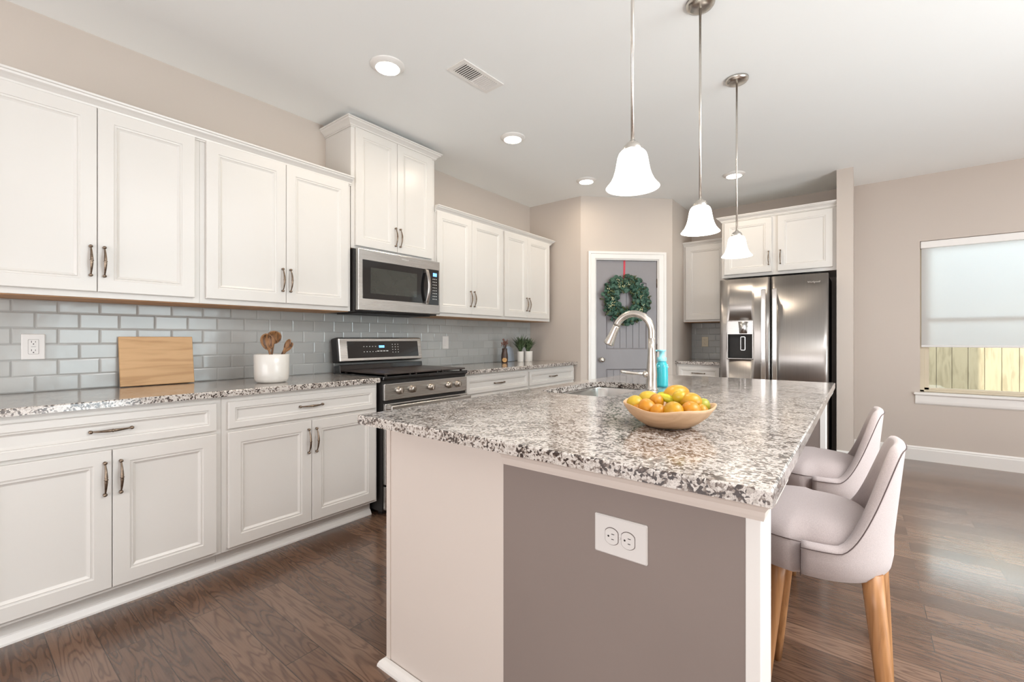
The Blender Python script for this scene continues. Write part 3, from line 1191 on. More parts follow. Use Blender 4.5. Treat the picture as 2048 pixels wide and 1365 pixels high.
tag(o, 'white shoe moulding along the floor right of the range', 'moulding', 'shoe mouldings at the cabinet feet')


def counter(x0, x1, y0, y1, label, hole=None, z0=0.884, z1=0.914, wav=0.0, group=None):
    m = MB()
    bm = m.bm

    def outer():
        pts = []
        c = [(x0, y0), (x1, y0), (x1, y1), (x0, y1)]
        for k in range(4):
            a, b = Vector(c[k]), Vector(c[(k + 1) % 4])
            n = 1 if not wav else max(2, int((b - a).length / 0.03))
            for i in range(n):
                pts.append(a.lerp(b, i / n))
        return pts

    loops = [outer()]
    if hole:
        hx0, hx1, hy0, hy1, hr = hole
        pts = []
        for cx_, cy_, a0 in ((hx1 - hr, hy1 - hr, 0), (hx0 + hr, hy1 - hr, 90), (hx0 + hr, hy0 + hr, 180), (hx1 - hr, hy0 + hr, 270)):
            for i in range(7):
                a = R(a0 + 15 * i)
                pts.append(Vector((cx_ + hr * math.cos(a), cy_ + hr * math.sin(a))))
        loops.append(pts)
    sides = []
    e = 0.0035
    for z in (z1, z0):
        edges = []
        for li, lp in enumerate(loops):
            vs = []
            for p in lp:
                q = p.copy()
                if z == z1 and li == 0:
                    q.x += e if abs(p.x - x0) < 1e-6 else (-e if abs(p.x - x1) < 1e-6 else 0)
                    q.y += e if abs(p.y - y0) < 1e-6 else (-e if abs(p.y - y1) < 1e-6 else 0)
                vs.append(bm.verts.new((q.x, q.y, z)))
            for k in range(len(vs)):
                edges.append(bm.edges.new((vs[k], vs[(k + 1) % len(vs)])))
            sides.append(vs)
        bmesh.ops.triangle_fill(bm, use_beauty=True, edges=edges)
    n = len(loops)
    for k in range(n):
        top, bot = sides[k], sides[k + n]
        if k == 0:
            mid = [bm.verts.new((v.co.x, v.co.y, z1 - e)) for v in bot]
            for i in range(len(top)):
                j = (i + 1) % len(top)
                bm.faces.new([top[i], top[j], mid[j], mid[i]])
                bm.faces.new([mid[i], mid[j], bot[j], bot[i]])
        else:
            for i in range(len(top)):
                j = (i + 1) % len(top)
                bm.faces.new([top[i], top[j], bot[j], bot[i]])
    o = obj('countertop', m, 'granite', None, loc=((x0 + x1) / 2, (y0 + y1) / 2, z0))
    tag(o, label, 'countertop', group)
    return o


counter(0.010, 0.648, 0.03, 1.772, 'speckled grey granite countertop left of the range')
counter(0.010, 0.648, 2.578, 4.342, 'speckled granite countertop under the potted plants')
counter(1.452, 1.944, 5.165, 5.788, 'small piece of granite countertop beside the refrigerator')


# tile backsplash: each tile a bevelled block, one mesh
def tiles(FR, u0, u1, z0, z1, phase, seed, label, skip=None):
    t = thing('tile_backsplash', label, 'backsplash', FR(u0, z0) @ Vector((0, 0, 0)))
    rng = random.Random(seed)
    P, Q = 0.1535, 0.0765
    g = 0.0012
    m = MB()
    row = 0
    z = z0
    while z < z1 - 0.004:
        za, zb = z + g / 2, min(z + Q - g / 2, z1)
        u = u0 - P + (phase + (P / 2 if row % 2 else 0)) % P
        while u < u1:
            a, b = max(u + g / 2, u0), min(u + P - g / 2, u1)
            if b - a > 0.006:
                tl = [rng.uniform(-0.0004, 0.0004) for _ in range(3)]
                e = 0.006 if (b - a) > 0.03 else 0.002
                eh = min(e, (zb - za) / 3)
                base = FR(0, 0)
                V0 = [(a, za, 0.0), (b, za, 0.0), (b, zb, 0.0), (a, zb, 0.0)]
                V1 = [(p[0], p[1], 0.0070) for p in V0]
                V2 = []
                for (p0, p1, _), sx, sz in zip(V0, (1, -1, -1, 1), (1, 1, -1, -1)):
                    V2.append((p0 + sx * e, p1 + sz * eh, 0.0088 + tl[0] * (1 if sx > 0 else -1) + tl[1] * (1 if sz > 0 else -1)))
                R3 = [[m.bm.verts.new(base @ Vector(p)) for p in r] for r in (V0, V1, V2)]
                for ra, rb in zip(R3, R3[1:]):
                    for k in range(4):
                        m.bm.faces.new([ra[k], ra[(k + 1) % 4], rb[(k + 1) % 4], rb[k]])
                m.bm.faces.new(R3[2])
            u += P
        z += Q
        row += 1
    obj('tile', m, 'tile_glaze', t)
    base = FR(0, 0)
    g_ = MB().prism([(u0, z0), (u1, z0), (u1, z1), (u0, z1)], base, 0.0005, 0.0062)
    obj('grout', g_, 'grout', t)
    return t


tiles(lambda u, z: FL(0.0, u, z), 0.03, 4.343, 0.915, 1.3565, 0.252, 5, 'pale grey-blue subway tile backsplash along the left wall')
tiles(lambda u, z: FB(u, YB, z), 1.452, 1.944, 0.915, 1.36, 0.05, 6, 'small subway tile backsplash in the nook beside the refrigerator')


# ------------------------------------------------------------------ outlets
def rrect(w, h, r, k=4):
    pts = []
    for cx_, cy_, a0 in ((w / 2 - r, h / 2 - r, 0), (-w / 2 + r, h / 2 - r, 90), (-w / 2 + r, -h / 2 + r, 180), (w / 2 - r, -h / 2 + r, 270)):
        for i in range(k + 1):
            a = R(a0 + 90 * i / k)
            pts.append((cx_ + r * math.cos(a), cy_ + r * math.sin(a)))
    return pts


def outlet(mt, w, h, style, label, group, cat='outlet', mat='plate_plastic'):
    """mt: frame with origin at the plate centre, u/v in plane, n outward"""
    c = mt @ Vector((0, 0, 0))
    t = thing('power_outlet' if style != 'switch' else 'light_switch', label, cat, c, group)
    m = MB()
    V = []
    for ins, n in ((0, 0.0), (0, 0.003), (0.003, 0.0055)):
        V.append([m.bm.verts.new(mt @ Vector((u, v, n))) for u, v in rrect(w - 2 * ins, h - 2 * ins, 0.004)])
    for a, b in zip(V, V[1:]):
        for k in range(len(a)):
            j = (k + 1) % len(a)
            m.bm.faces.new([a[k], a[j], b[j], b[k]])
    m.bm.faces.new(V[-1])
    m.bm.faces.new(list(reversed(V[0])))
    obj('wall_plate', m, mat, t)
    if style == 'gfci':
        obj('receptacle_gap', MB().prism(rrect(0.0356, 0.0696, 0.003), mt, 0.005, 0.0059), 'seam_dark', t)
        m = MB().prism(rrect(0.034, 0.068, 0.003), mt, 0.005, 0.0075)
        r = obj('receptacle', m, mat, t, bevel=0.0006)
        m = MB()
        for s in (-1, 1):
            m.box(-0.0075, -0.0055, s * 0.020 - 0.001, s * 0.020 + 0.008, 0.007, 0.0078, mt)
            m.box(0.0055, 0.0073, s * 0.020 - 0.000, s * 0.020 + 0.007, 0.007, 0.0078, mt)
            m.lathe([(0.0026, 0.007), (0.0026, 0.0079)], 10, mt @ Matrix.Translation((0, s * 0.020 - 0.007, 0)))
        m.box(-0.0075, 0.0075, -0.0006, 0.0006, 0.007, 0.0078, mt)
        obj('slots', m, 'slot_dark', r)
    elif style == 'duplex':
        for s in (-1, 1):
            # flattened oval faces
            pts = []
            for k in range(28):
                a = 2 * PI * k / 28
                pts.append((s * 0.0205 + max(-0.0162, min(0.0162, 0.0195 * math.cos(a))), 0.0195 * math.sin(a)))
            gp = MB().prism([(s * 0.0205 + (u - s * 0.0205) * 1.07, v * 1.07) for u, v in pts], mt, 0.005, 0.0059)
            obj('receptacle_gap', gp, 'seam_dark', t)
            m = MB().prism(pts, mt, 0.005, 0.0078)
            r = obj('receptacle', m, mat, t, bevel=0.0006)
            m = MB()
            m.box(s * 0.0205 + 0.000, s * 0.0205 + 0.0075, 0.0052, 0.0068, 0.0075, 0.0081, mt)
            m.box(s * 0.0205 + 0.000, s * 0.0205 + 0.0065, -0.0068, -0.0052, 0.0075, 0.0081, mt)
            m.lathe([(0.0024, 0.0075), (0.0024, 0.0081)], 10, mt @ Matrix.Translation((s * 0.0205 - 0.0075, 0, 0)))
            obj('slots', m, 'slot_dark', r)
        m = MB().lathe([(0.003, 0.005), (0.003, 0.0062), (0.0015, 0.0068)], 10, mt)
        obj('screw', m, mat, t)
    else:
        m = MB().prism(rrect(0.033, 0.066, 0.002), mt, 0.005, 0.0085)
        obj('rocker', m, mat, t, bevel=0.001)
    return t


outlet(FL(0.0090, 0.2755, 1.1325), 0.079, 0.122, 'gfci', 'white outlet on the tile wall left of the cutting board', None)
outlet(FL(0.0090, 2.959, 1.1325), 0.076, 0.120, 'switch', 'small white switch plate on the tile right of the range', None, 'switch')
outlet(FB(1.611, YB - 0.0090, 1.130), 0.076, 0.120, 'gfci', 'ivory outlet on the tile beside the refrigerator', None, mat='ivory_plastic')

# ------------------------------------------------------------------ microwave
MY0, MY1, MZ0, MZ1 = 1.762, 2.523, 1.362, 1.797
mw = thing('microwave', 'stainless over-the-range microwave with a black glass door', 'microwave', (0, (MY0 + MY1) / 2, MZ0))
m = MB().box(0.011, 0.362, MY0, MY1, MZ0 - 0.004, MZ1)
m.box(0.06, 0.34, MY0 + 0.05, MY1 - 0.05, MZ0 - 0.012, MZ0 - 0.004)
obj('microwave_body', m, 'black_matte', mw, bevel=0.003)
m = MB()
fx = 0.365
m.rbox(fx, 0.400, MY0 + 0.008, MY1 + 0.002, MZ0 + 0.006, MZ1 - 0.001, 0.004)
mwd = obj('door_frame', m, 'steel_y', mw)
m = MB()
m.rbox(0.3985, 0.4025, MY0 + 0.042, MY1 - 0.135, MZ0 + 0.088, MZ1 - 0.075, 0.0015)
obj('door_glass', m, 'black_gloss', mw)
m = MB().rbox(0.402, 0.4035, MY0 + 0.105, MY1 - 0.24, MZ0 + 0.128, MZ1 - 0.125, 0.0006)
obj('window_screen', m, 'black_glass', mw)
m = MB()
m.rbox(0.3985, 0.4030, MY1 - 0.132, MY1 - 0.012, MZ0 + 0.080, MZ1 - 0.070, 0.0015)
cp = obj('control_panel', m, 'black_gloss', mw)
m = MB().box(0.403, 0.4036, MY1 - 0.075, MY1 - 0.035, MZ1 - 0.125, MZ1 - 0.098)
obj('display', m, 'display_blue', cp)
m = MB()
for i in range(3):
    for j in range(8):
        m.box(0.403, 0.4036, MY1 - 0.078 + i * 0.017, MY1 - 0.070 + i * 0.017, MZ1 - 0.150 - j * 0.023, MZ1 - 0.145 - j * 0.023)
obj('button_markings', m, 'keypad_white', cp)
m = MB()
pts = []
rows = []
hy = MY1 - 0.150
for i in range(17):
    t_ = i / 16
    z = MZ0 + 0.082 + t_ * (MZ1 - MZ0 - 0.160)
    n = 0.402 + 0.012 + 0.030 * math.sin(PI * t_)
    th = 0.006
    wv = 0.017
    rows.append([Vector((n, hy - wv, z)), Vector((n + th, hy - wv * 0.8, z)), Vector((n + th + 0.002, hy, z)), Vector((n + th, hy + wv * 0.8, z)), Vector((n, hy + wv, z)), Vector((n - 0.002, hy, z))])
V = m.grid(rows, close_u=True)
m.cap(V[0]); m.cap(V[-1])
for zz in (MZ0 + 0.095, MZ1 - 0.095):
    m.rbox(0.401, 0.424, hy - 0.012, hy + 0.012, zz - 0.012, zz + 0.012, 0.003)
obj('handle', m, 'steel_v', mw)


def text_mesh(name, body, size, mt, mat, parent, extrude=0.0006):
    c = bpy.data.curves.new(name, 'FONT')
    c.body = body
    c.size = size
    c.extrude = extrude
    c.align_x = 'CENTER'
    c.align_y = 'CENTER'
    tmp = bpy.data.objects.new(name + '_tmp', c)
    COL.objects.link(tmp)
    dg = bpy.context.evaluated_depsgraph_get()
    me = bpy.data.meshes.new_from_object(tmp.evaluated_get(dg))
    bpy.data.objects.remove(tmp)
    me.materials.clear()
    me.materials.append(M[mat])
    return share(me, name, parent, mt)


text_mesh('badge', 'Whirlpool', 0.016, FL(0.4005, MY0 + 0.41, MZ1 - 0.030), 'keypad_white', mw)

# ------------------------------------------------------------------ range
RY0, RY1 = 1.786, 2.568
rg = thing('kitchen_range', 'stainless and black gas range between the white base cabinets', 'range', (0, (RY0 + RY1) / 2, 0))
m = MB().box(0.03, 0.645, RY0, RY1, 0.03, 0.895)
for yy in (RY0 + 0.03, RY1 - 0.07):
    m.box(0.56, 0.60, yy, yy + 0.04, 0.0, 0.03)
    m.box(0.06, 0.10, yy, yy + 0.04, 0.0, 0.03)
obj('range_body', m, 'black_matte', rg)
m = MB()
m.rbox(0.06, 0.672, RY0 - 0.006, RY1 + 0.004, 0.897, 0.921, 0.006)
ck = obj('cooktop', m, 'black_gloss', rg)
m = MB()
for k in range(3):
    a = RY0 + 0.015 + k * 0.254
    m.rbox(0.135, 0.655, a, a + 0.2505, 0.930, 0.942, 0.004)
    for (xx, yy) in ((0.16, a + 0.02), (0.63, a + 0.02), (0.16, a + 0.22), (0.63, a + 0.22)):
        m.box(xx - 0.008, xx + 0.008, yy, yy + 0.012, 0.920, 0.932)
obj('burner_grate', m, 'cooktop_iron', rg)
# backguard: slightly tilted console
bgm = Matrix.Translation((0.082, 0, 0.985)) @ Matrix.Rotation(R(-8), 4, 'Y')
m = MB()
m.rbox(-0.03, 0.05, RY0 + 0.005, RY1 - 0.004, -0.075, -0.015, 0.004, mat=bgm)
obj('backguard_base', m, 'black_gloss', rg)
m = MB().rbox(-0.034, 0.048, RY0 - 0.004, RY1 + 0.004, 0.005, 0.190, 0.012, 3, mat=bgm)
obj('backguard_shell', m, 'black_matte', rg)
m = MB().rbox(0.044, 0.060, RY0 + 0.004, RY1 - 0.004, 0.006, 0.184, 0.007, 3, mat=bgm)
obj('console_trim', m, 'steel_y', rg)
m = MB().rbox(0.058, 0.063, RY0 + 0.070, RY1 - 0.045, 0.030, 0.158, 0.002, mat=bgm)
cs = obj('console_glass', m, 'black_gloss', rg)
m = MB().box(0.0628, 0.0634, RY0 + 0.345, RY0 + 0.395, 0.106, 0.124, bgm)
obj('display', m, 'display_blue', cs)
m = MB()
for j, z in enumerate((0.074, 0.114)):
    for i in range(5):
        m.box(0.0628, 0.0634, RY0 + 0.205 + i * 0.026, RY0 + 0.213 + i * 0.026, z, z + 0.005, bgm)
for i in range(4):
    m.box(0.0628, 0.0634, RY0 + 0.325 + i * 0.028, RY0 + 0.345 + i * 0.028, 0.076, 0.083, bgm)
for j in range(4):
    for i in range(3):
        m.box(0.0628, 0.0634, RY0 + 0.470 + i * 0.027, RY0 + 0.477 + i * 0.027, 0.066 + j * 0.021, 0.071 + j * 0.021, bgm)
obj('button_markings', m, 'keypad_white', cs)
# sloped knob panel
m = MB()
m.prism([(RY0 + 0.004, 0.762), (RY1 - 0.004, 0.762), (RY1 - 0.004, 0.872), (RY0 + 0.004, 0.872)], FL(0.646, 0, 0), 0.0, 0.022)
obj('control_panel', m, 'steel_y', rg, bevel=0.004)
m = MB().lathe([(0.027, 0.0), (0.027, 0.004), (0.023, 0.006), (0.0225, 0.024), (0.019, 0.028), (0.0, 0.0285)], 24)
m.rbox(-0.0045, 0.0045, -0.018, 0.018, 0.012, 0.036, 0.003)
bmesh.ops.recalc_face_normals(m.bm, faces=m.bm.faces[:])
KN = bpy.data.meshes.new('knob')
m.bm.to_mesh(KN)
m.bm.free()
KN.materials.append(M['knob_metal'])
for i, yk in enumerate((0.122, 0.232, 0.402, 0.580, 0.672)):
    share(KN, 'knob', rg, frame((0.668, RY0 + yk, 0.822), (0, 1, 0), (0, 0, 1), (1, 0, 0)) @ Matrix.Rotation(R((0, 18, -8, 10, 0)[i]), 4, 'Z'))
# oven door
m = MB()
m.rbox(0.648, 0.676, RY0 + 0.006, RY1 - 0.004, 0.210, 0.742, 0.005)
od = obj('oven_door', m, 'steel_y', rg)
m = MB().rbox(0.6745, 0.6785, RY0 + 0.07, RY1 - 0.07, 0.30, 0.665, 0.0015)
obj('oven_window', m, 'black_gloss', od)
m = MB()
m.rbox(0.712, 0.728, RY0 + 0.018, RY1 - 0.016, 0.700, 0.733, 0.006, 3)
for yy in (RY0 + 0.03, RY1 - 0.06):
    m.rbox(0.674, 0.716, yy, yy + 0.03, 0.704, 0.729, 0.004)
obj('handle', m, 'steel_y', od)
m = MB().rbox(0.648, 0.674, RY0 + 0.006, RY1 - 0.004, 0.045, 0.198, 0.005)
dw_ = obj('storage_drawer', m, 'steel_y', rg)

# ------------------------------------------------------------------ refrigerator
FX0, FX1, FG, FY = 1.957, 2.885, 2.4215, 5.020
fr = thing('refrigerator', 'stainless side-by-side refrigerator with a water dispenser', 'refrigerator', ((FX0 + FX1) / 2, 5.4, 0))
m = MB().box(FX0 + 0.005, FX1 - 0.005, FY + 0.085, YB - 0.03, 0.03, 1.765)
m.box(FX0 + 0.02, FX1 - 0.02, FY + 0.05, FY + 0.12, 0.0, 0.10)
m.box(FX0 + 0.04, FX1 - 0.04, FY + 0.10, YB - 0.05, 0.0, 0.03)
obj('refrigerator_body', m, 'black_matte', fr)


def curved_door(x0, x1, z0, z1, hole=None):
    """door front with a gentle outward bow; optional rectangular recess cut through the face"""
    m = MB()
    n = 24
    yb = FY + 0.078
    xs = [x0 + (x1 - x0) * i / n for i in range(n + 1)]
    if hole:
        xs = sorted(set(xs + [hole[0], hole[1]]))
        xs = [x for x in xs if abs(x - hole[0]) > 0.004 or x == hole[0]]
        xs = [x for x in xs if abs(x - hole[1]) > 0.004 or x == hole[1]]

    def yf(x):
        t = (x - x0) / (x1 - x0) * 2 - 1
        return FY + 0.010 * t * t + 0.020 * max(0.0, abs(t) - 0.96) / 0.04 * 0.3
    zs = [z0, z1] if not hole else [z0, hole[2], hole[3], z1]
    V = {}
    for i, x in enumerate(xs):
        for j, z in enumerate(zs):
            V[i, j] = m.bm.verts.new((x, yf(x), z))
    for i in range(len(xs) - 1):
        for j in range(len(zs) - 1):
            if hole and j == 1 and xs[i] >= hole[0] - 1e-6 and xs[i + 1] <= hole[1] + 1e-6:
                continue
            f = m.bm.faces.new([V[i, j], V[i + 1, j], V[i + 1, j + 1], V[i, j + 1]])
            f.smooth = True
    # sides, top, bottom, back
    L_ = len(xs) - 1
    T_ = len(zs) - 1
    b00, b10, b11, b01 = [m.bm.verts.new(p) for p in ((x0, yb, z0), (x1, yb, z0), (x1, yb, z1), (x0, yb, z1))]
    m.bm.faces.new([b00, b01, b11, b10])
    m.bm.faces.new([V[0, j] for j in range(T_ + 1)] + [b01, b00])
    m.bm.faces.new([V[L_, j] for j in range(T_, -1, -1)] + [b10, b11])
    m.bm.faces.new([V[i, 0] for i in range(L_, -1, -1)] + [b00, b10])
    m.bm.faces.new([V[i, T_] for i in range(L_ + 1)] + [b11, b01])
    if hole:
        dep = FY + 0.065
        hx = [V[i, 1] for i in range(len(xs)) if hole[0] - 1e-6 <= xs[i] <= hole[1] + 1e-6]
        ht = [V[i, 2] for i in range(len(xs)) if hole[0] - 1e-6 <= xs[i] <= hole[1] + 1e-6]
        lb = [m.bm.verts.new((v.co.x, dep, v.co.z)) for v in hx]
        tb = [m.bm.verts.new((v.co.x, dep, v.co.z)) for v in ht]
        for a, b in ((hx, lb), (ht, tb)):
            for k in range(len(a) - 1):
                m.bm.faces.new([a[k], a[k + 1], b[k + 1], b[k]])
        m.bm.faces.new([hx[0], ht[0], tb[0], lb[0]])
        m.bm.faces.new([hx[-1], ht[-1], tb[-1], lb[-1]])
        for k in range(len(lb) - 1):
            m.bm.faces.new([lb[k], lb[k + 1], tb[k + 1], tb[k]])
    return m


HX = (2.036, 2.262, 0.968, 1.215)
fdl = obj('door', curved_door(FX0, FG - 0.005, 0.09, 1.778, HX), 'steel_v', fr)
fdr = obj('door', curved_door(FG + 0.005, FX1, 0.09, 1.778), 'steel_v', fr)
for d, xa in ((fdl, 2.366), (fdr, 2.462)):
    m = MB()
    xa0, xa1 = xa - 0.0215, xa + 0.0215
    m.rbox(xa0, xa1, FY - 0.050, FY - 0.034, 0.42, 1.655, 0.006, 3)
    for zz in (0.45, 1.600):
        m.rbox(xa0 + 0.010, xa1 - 0.010, FY - 0.036, FY + 0.008, zz, zz + 0.035, 0.003)
    obj('handle', m, 'chrome', d)
# dispenser
m = MB()
m.rbox(HX[0] - 0.008, HX[0] + 0.001, FY - 0.004, FY + 0.012, HX[2] - 0.008, 1.352, 0.002)
m.rbox(HX[1] - 0.001, HX[1] + 0.008, FY - 0.004, FY + 0.012, HX[2] - 0.008, 1.352, 0.002)
m.rbox(HX[0] - 0.008, HX[1] + 0.008, FY - 0.004, FY + 0.012, HX[2] - 0.008, HX[2] + 0.001, 0.002)
m.rbox(HX[0] - 0.008, HX[1] + 0.008, FY - 0.004, FY + 0.012, 1.345, 1.353, 0.002)
m.box(HX[0], HX[1], FY - 0.002, FY + 0.002, HX[3], 1.346)
dp = obj('dispenser_panel', m, 'steel_x', fdl)
m = MB()
m.box(HX[0] + 0.001, HX[1] - 0.001, FY + 0.055, FY + 0.062, HX[2] + 0.001, HX[3] - 0.001)
m.box(HX[0] + 0.001, HX[0] + 0.004, FY + 0.012, FY + 0.060, HX[2] + 0.001, HX[3] - 0.001)
m.box(HX[1] - 0.004, HX[1] - 0.001, FY + 0.012, FY + 0.060, HX[2] + 0.001, HX[3] - 0.001)
m.box(HX[0] + 0.001, HX[1] - 0.001, FY + 0.012, FY + 0.060, HX[2] + 0.001, HX[2] + 0.006)
m.box(HX[0] + 0.001, HX[1] - 0.001, FY + 0.006, FY + 0.060, HX[3] - 0.012, HX[3] - 0.001)
obj('dispenser_recess', m, 'black_matte', fdl)
m = MB()
nz = Matrix.Translation((2.180, FY - 0.003, 1.222))
m.lathe([(0.036, 0.0), (0.038, 0.05), (0.047, 0.118), (0.0, 0.118)], 24, nz)
obj('dispenser_spout', m, 'wood_underside' if False else 'steel_x', fdl)
m = MB()
for a in ((2.146, 2.150, 1.050, 1.190), (2.186, 2.190, 1.050, 1.190), (2.146, 2.190, 1.050, 1.054), (2.146, 2.190, 1.186, 1.190)):
    m.box(a[0], a[1], FY + 0.045, FY + 0.054, a[2], a[3])
obj('dispenser_paddle', m, 'chrome', fdl)
text_mesh('badge', 'Whirlpool', 0.026, FB(2.770, FY + 0.0015, 1.700), 'chrome', fdr)

# cabinet over the refrigerator, small wall cabinet and base cabinet in the nook
t = thing('wall_cabinet', 'white two-door cabinet above the refrigerator', 'cabinet', (2.44, 5.5, 1.815), 'white cabinets in the refrigerator nook')
obj('cabinet_body', MB().box(1.942, 2.9415, 5.19, YB - 0.001, 1.817, 2.42), 'cabinet_paint', t)
front(t, FB, 5.1896, 1.966, 2.411, 1.848, 2.402, 'door', 2.384, 1.987)
front(t, FB, 5.1896, 2.463, 2.913, 1.848, 2.402, 'door', 2.487, 1.987)
obj('crown_molding', crown([(2.9415, 5.189), (1.9415, 5.189), (1.9415, YB - 0.002)][::-1], 2.466, 1.0), 'cabinet_paint', t)
t = thing('wall_cabinet', 'narrow white wall cabinet left of the refrigerator', 'cabinet', (1.7, 5.6, 1.364), 'white cabinets in the refrigerator nook')
obj('cabinet_body', MB().box(1.452, 1.9405, 5.47, YB - 0.001, 1.366, 2.262), 'cabinet_paint', t)
obj('underside', MB().box(1.456, 1.938, 5.49, YB - 0.010, 1.361, 1.3655), 'wood_underside', t)
front(t, FB, 5.4696, 1.480, 1.925, 1.388, 2.254, 'door', 1.900, 1.527)
obj('crown_molding', crown([(1.4525, 5.4695), (1.9405, 5.4695)], 2.305, 0.9), 'cabinet_paint', t)
t = thing('base_cabinet', 'small white base cabinet left of the refrigerator', 'cabinet', (1.7, 5.5, 0), 'white cabinets in the refrigerator nook')
obj('cabinet_body', MB().box(1.452, 1.942, 5.205, YB - 0.001, 0.102, 0.8825), 'cabinet_paint', t)
obj('toe_kick', MB().box(1.452, 1.942, 5.27, YB - 0.01, 0.0, 0.1015), 'cabinet_paint', t)
front(t, FB, 5.2046, 1.478, 1.915, 0.715, 0.853, 'drawer', 1.697, 0.784)
front(t, FB, 5.2046, 1.478, 1.915, 0.120, 0.701, 'door', 1.895, 0.585)

# ------------------------------------------------------------------ island
IX0, IXM, IX1 = 1.782, 2.318, 2.968
IY0, IY1 = 0.990, 3.150
isl = thing('kitchen_island', 'large kitchen island with a white end panel and grey knee wall', 'kitchen island', ((IX0 + IX1) / 2, 2.07, 0))
m = MB()
# open top so the sink bowl can hang inside
m.box(IX0, IXM, IY0, IY0 + 0.02, 0.0, 0.8835)
m.box(IX0, IXM, IY1 - 0.02, IY1, 0.0, 0.8835)
m.box(IX0, IX0 + 0.02, IY0 + 0.02, IY1 - 0.02, 0.10, 0.8835)
m.box(IX0 + 0.075, IX0 + 0.095, IY0 + 0.02, IY1 - 0.02, 0.0, 0.10)
m.box(IX0 + 0.02, IXM, IY0 + 0.02, IY1 - 0.02, 0.09, 0.108)
obj('cabinet_body', m, 'island_white', isl)
m = MB().box(IX0 - 0.0005, IX0 + 0.020, IY0 - 0.004, IY0 - 0.0002, 0.030, 0.8835)
obj('corner_trim', m, 'island_white', isl)
# cabinet fronts on the working side
for a, b in ((1.03, 1.60), (1.61, 2.09), (2.095, 2.58), (2.60, 3.12)):
    m = MB().panel(frame((IX0 - 0.0004, b, 0.12), (0, -1, 0), (0, 0, 1), (-1, 0, 0)), b - a, 0.70, DOOR_RINGS)
    d = obj('door', m, 'cabinet_paint', isl)
    share(HANDLE, 'handle', d, frame((IX0 - DT, b - 0.03, 0.70), (0, 0, 1), (0, 1, 0), (-1, 0, 0)))
# grey knee wall and its two wings
KX = 2.60
m = MB()
m.box(IXM + 0.0005, KX, IY0 + 0.12, IY1 - 0.12, 0, 0.8835)
m.box(IXM + 0.0005, 2.940, IY0, IY0 + 0.12, 0, 0.8835)
m.box(IXM + 0.0005, 2.940, IY1 - 0.12, IY1, 0, 0.8835)
obj('knee_wall', m, 'island_grey', isl)
for ya in (IY0, IY1 - 0.12):
    m = MB().rbox(2.9403, IX1, ya - 0.002, ya + 0.122, 0, 0.8835, 0.002)
    obj('end_post', m, 'trim_paint', isl)
ICR = [(0.0, 0.817), (0.005, 0.817), (0.007, 0.826), (0.008, 0.836), (0.014, 0.846), (0.023, 0.853), (0.028, 0.862), (0.029, 0.872), (0.033, 0.8835), (0, 0.8835)]
obj('crown_molding', MB().sweep([(IXM + 0.001, IY0 - 0.0025), (IX1 + 0.0005, IY0 - 0.0025), (IX1 + 0.0005, IY0 + 0.1225), (KX + 0.01, IY0 + 0.1225)], ICR),
    'island_white', isl)
obj('crown_molding', MB().sweep([(KX + 0.01, IY1 - 0.1225), (IX1 + 0.0005, IY1 - 0.1225), (IX1 + 0.0005, IY1 + 0.0015)], ICR), 'trim_paint', isl)
SH2 = [(0, 0), (0.024, 0), (0.023, 0.008), (0.018, 0.018), (0.009, 0.026), (0.0, 0.029)]
m = MB().sweep([(IX0 - 0.0005, IY0 + 0.06), (IX0 - 0.0005, IY0 - 0.004), (2.969, IY0 - 0.004)], SH2)
obj('shoe_molding', m, 'trim_paint', isl)
m = MB().sweep([(KX, IY0 + 0.125), (KX, IY1 - 0.125)], [(0, 0), (0.014, 0), (0.014, 0.09), (0.004, 0.10), (0, 0.10)])
obj('base_board', m, 'trim_paint', isl)

SK = (1.872, 2.245, 1.800, 2.440, 0.07)
counter(IX0 + 0.004 - 0.004, 3.004, 0.868, 3.20, 'long speckled granite island countertop with the sink cutout', hole=SK)
counter_isl = None

# undermount sink
sk = thing('sink', 'stainless undermount sink set into the island countertop', 'sink', (2.06, 2.12, 0.70))


def rr_ring(x0, x1, y0, y1, r, z, k=6):
    pts = []
    for cx_, cy_, a0 in ((x1 - r, y1 - r, 0), (x0 + r, y1 - r, 90), (x0 + r, y0 + r, 180), (x1 - r, y0 + r, 270)):
        for i in range(k + 1):
            a = R(a0 + 90 * i / k)
            pts.append(Vector((cx_ + r * math.cos(a), cy_ + r * math.sin(a), z)))
    return pts


m = MB()
a, b, c, d, r_ = SK
g = 0.004
rows = [rr_ring(a - 0.02, b + 0.02, c - 0.02, d + 0.02, r_ + 0.02, 0.883), rr_ring(a - g, b + g, c - g, d + g, r_, 0.883),
        rr_ring(a - g + 0.002, b + g - 0.002, c - g + 0.002, d + g - 0.002, r_, 0.875),
        rr_ring(a + 0.004, b - 0.004, c + 0.004, d - 0.004, r_, 0.72), rr_ring(a + 0.02, b - 0.02, c + 0.02, d - 0.02, r_, 0.694),
        rr_ring(a + 0.05, b - 0.05, c + 0.05, d - 0.05, r_ * 0.7, 0.690), rr_ring(2.055, 2.062, 2.117, 2.124, 0.003, 0.688)]
V = m.grid(rows, close_u=True)
m.cap(V[-1])
o = obj('sink_bowl', m, 'sink_steel', sk, recalc=False)
md = o.modifiers.new('thickness', 'SOLIDIFY')
md.thickness = 0.0012
md.offset = 1
m = MB().lathe([(0.045, 0.689), (0.045, 0.692), (0.038, 0.6925), (0.03, 0.690), (0.0, 0.690)], 24, Matrix.Translation((2.058, 2.12, 0)))
obj('drain', m, 'chrome', sk)

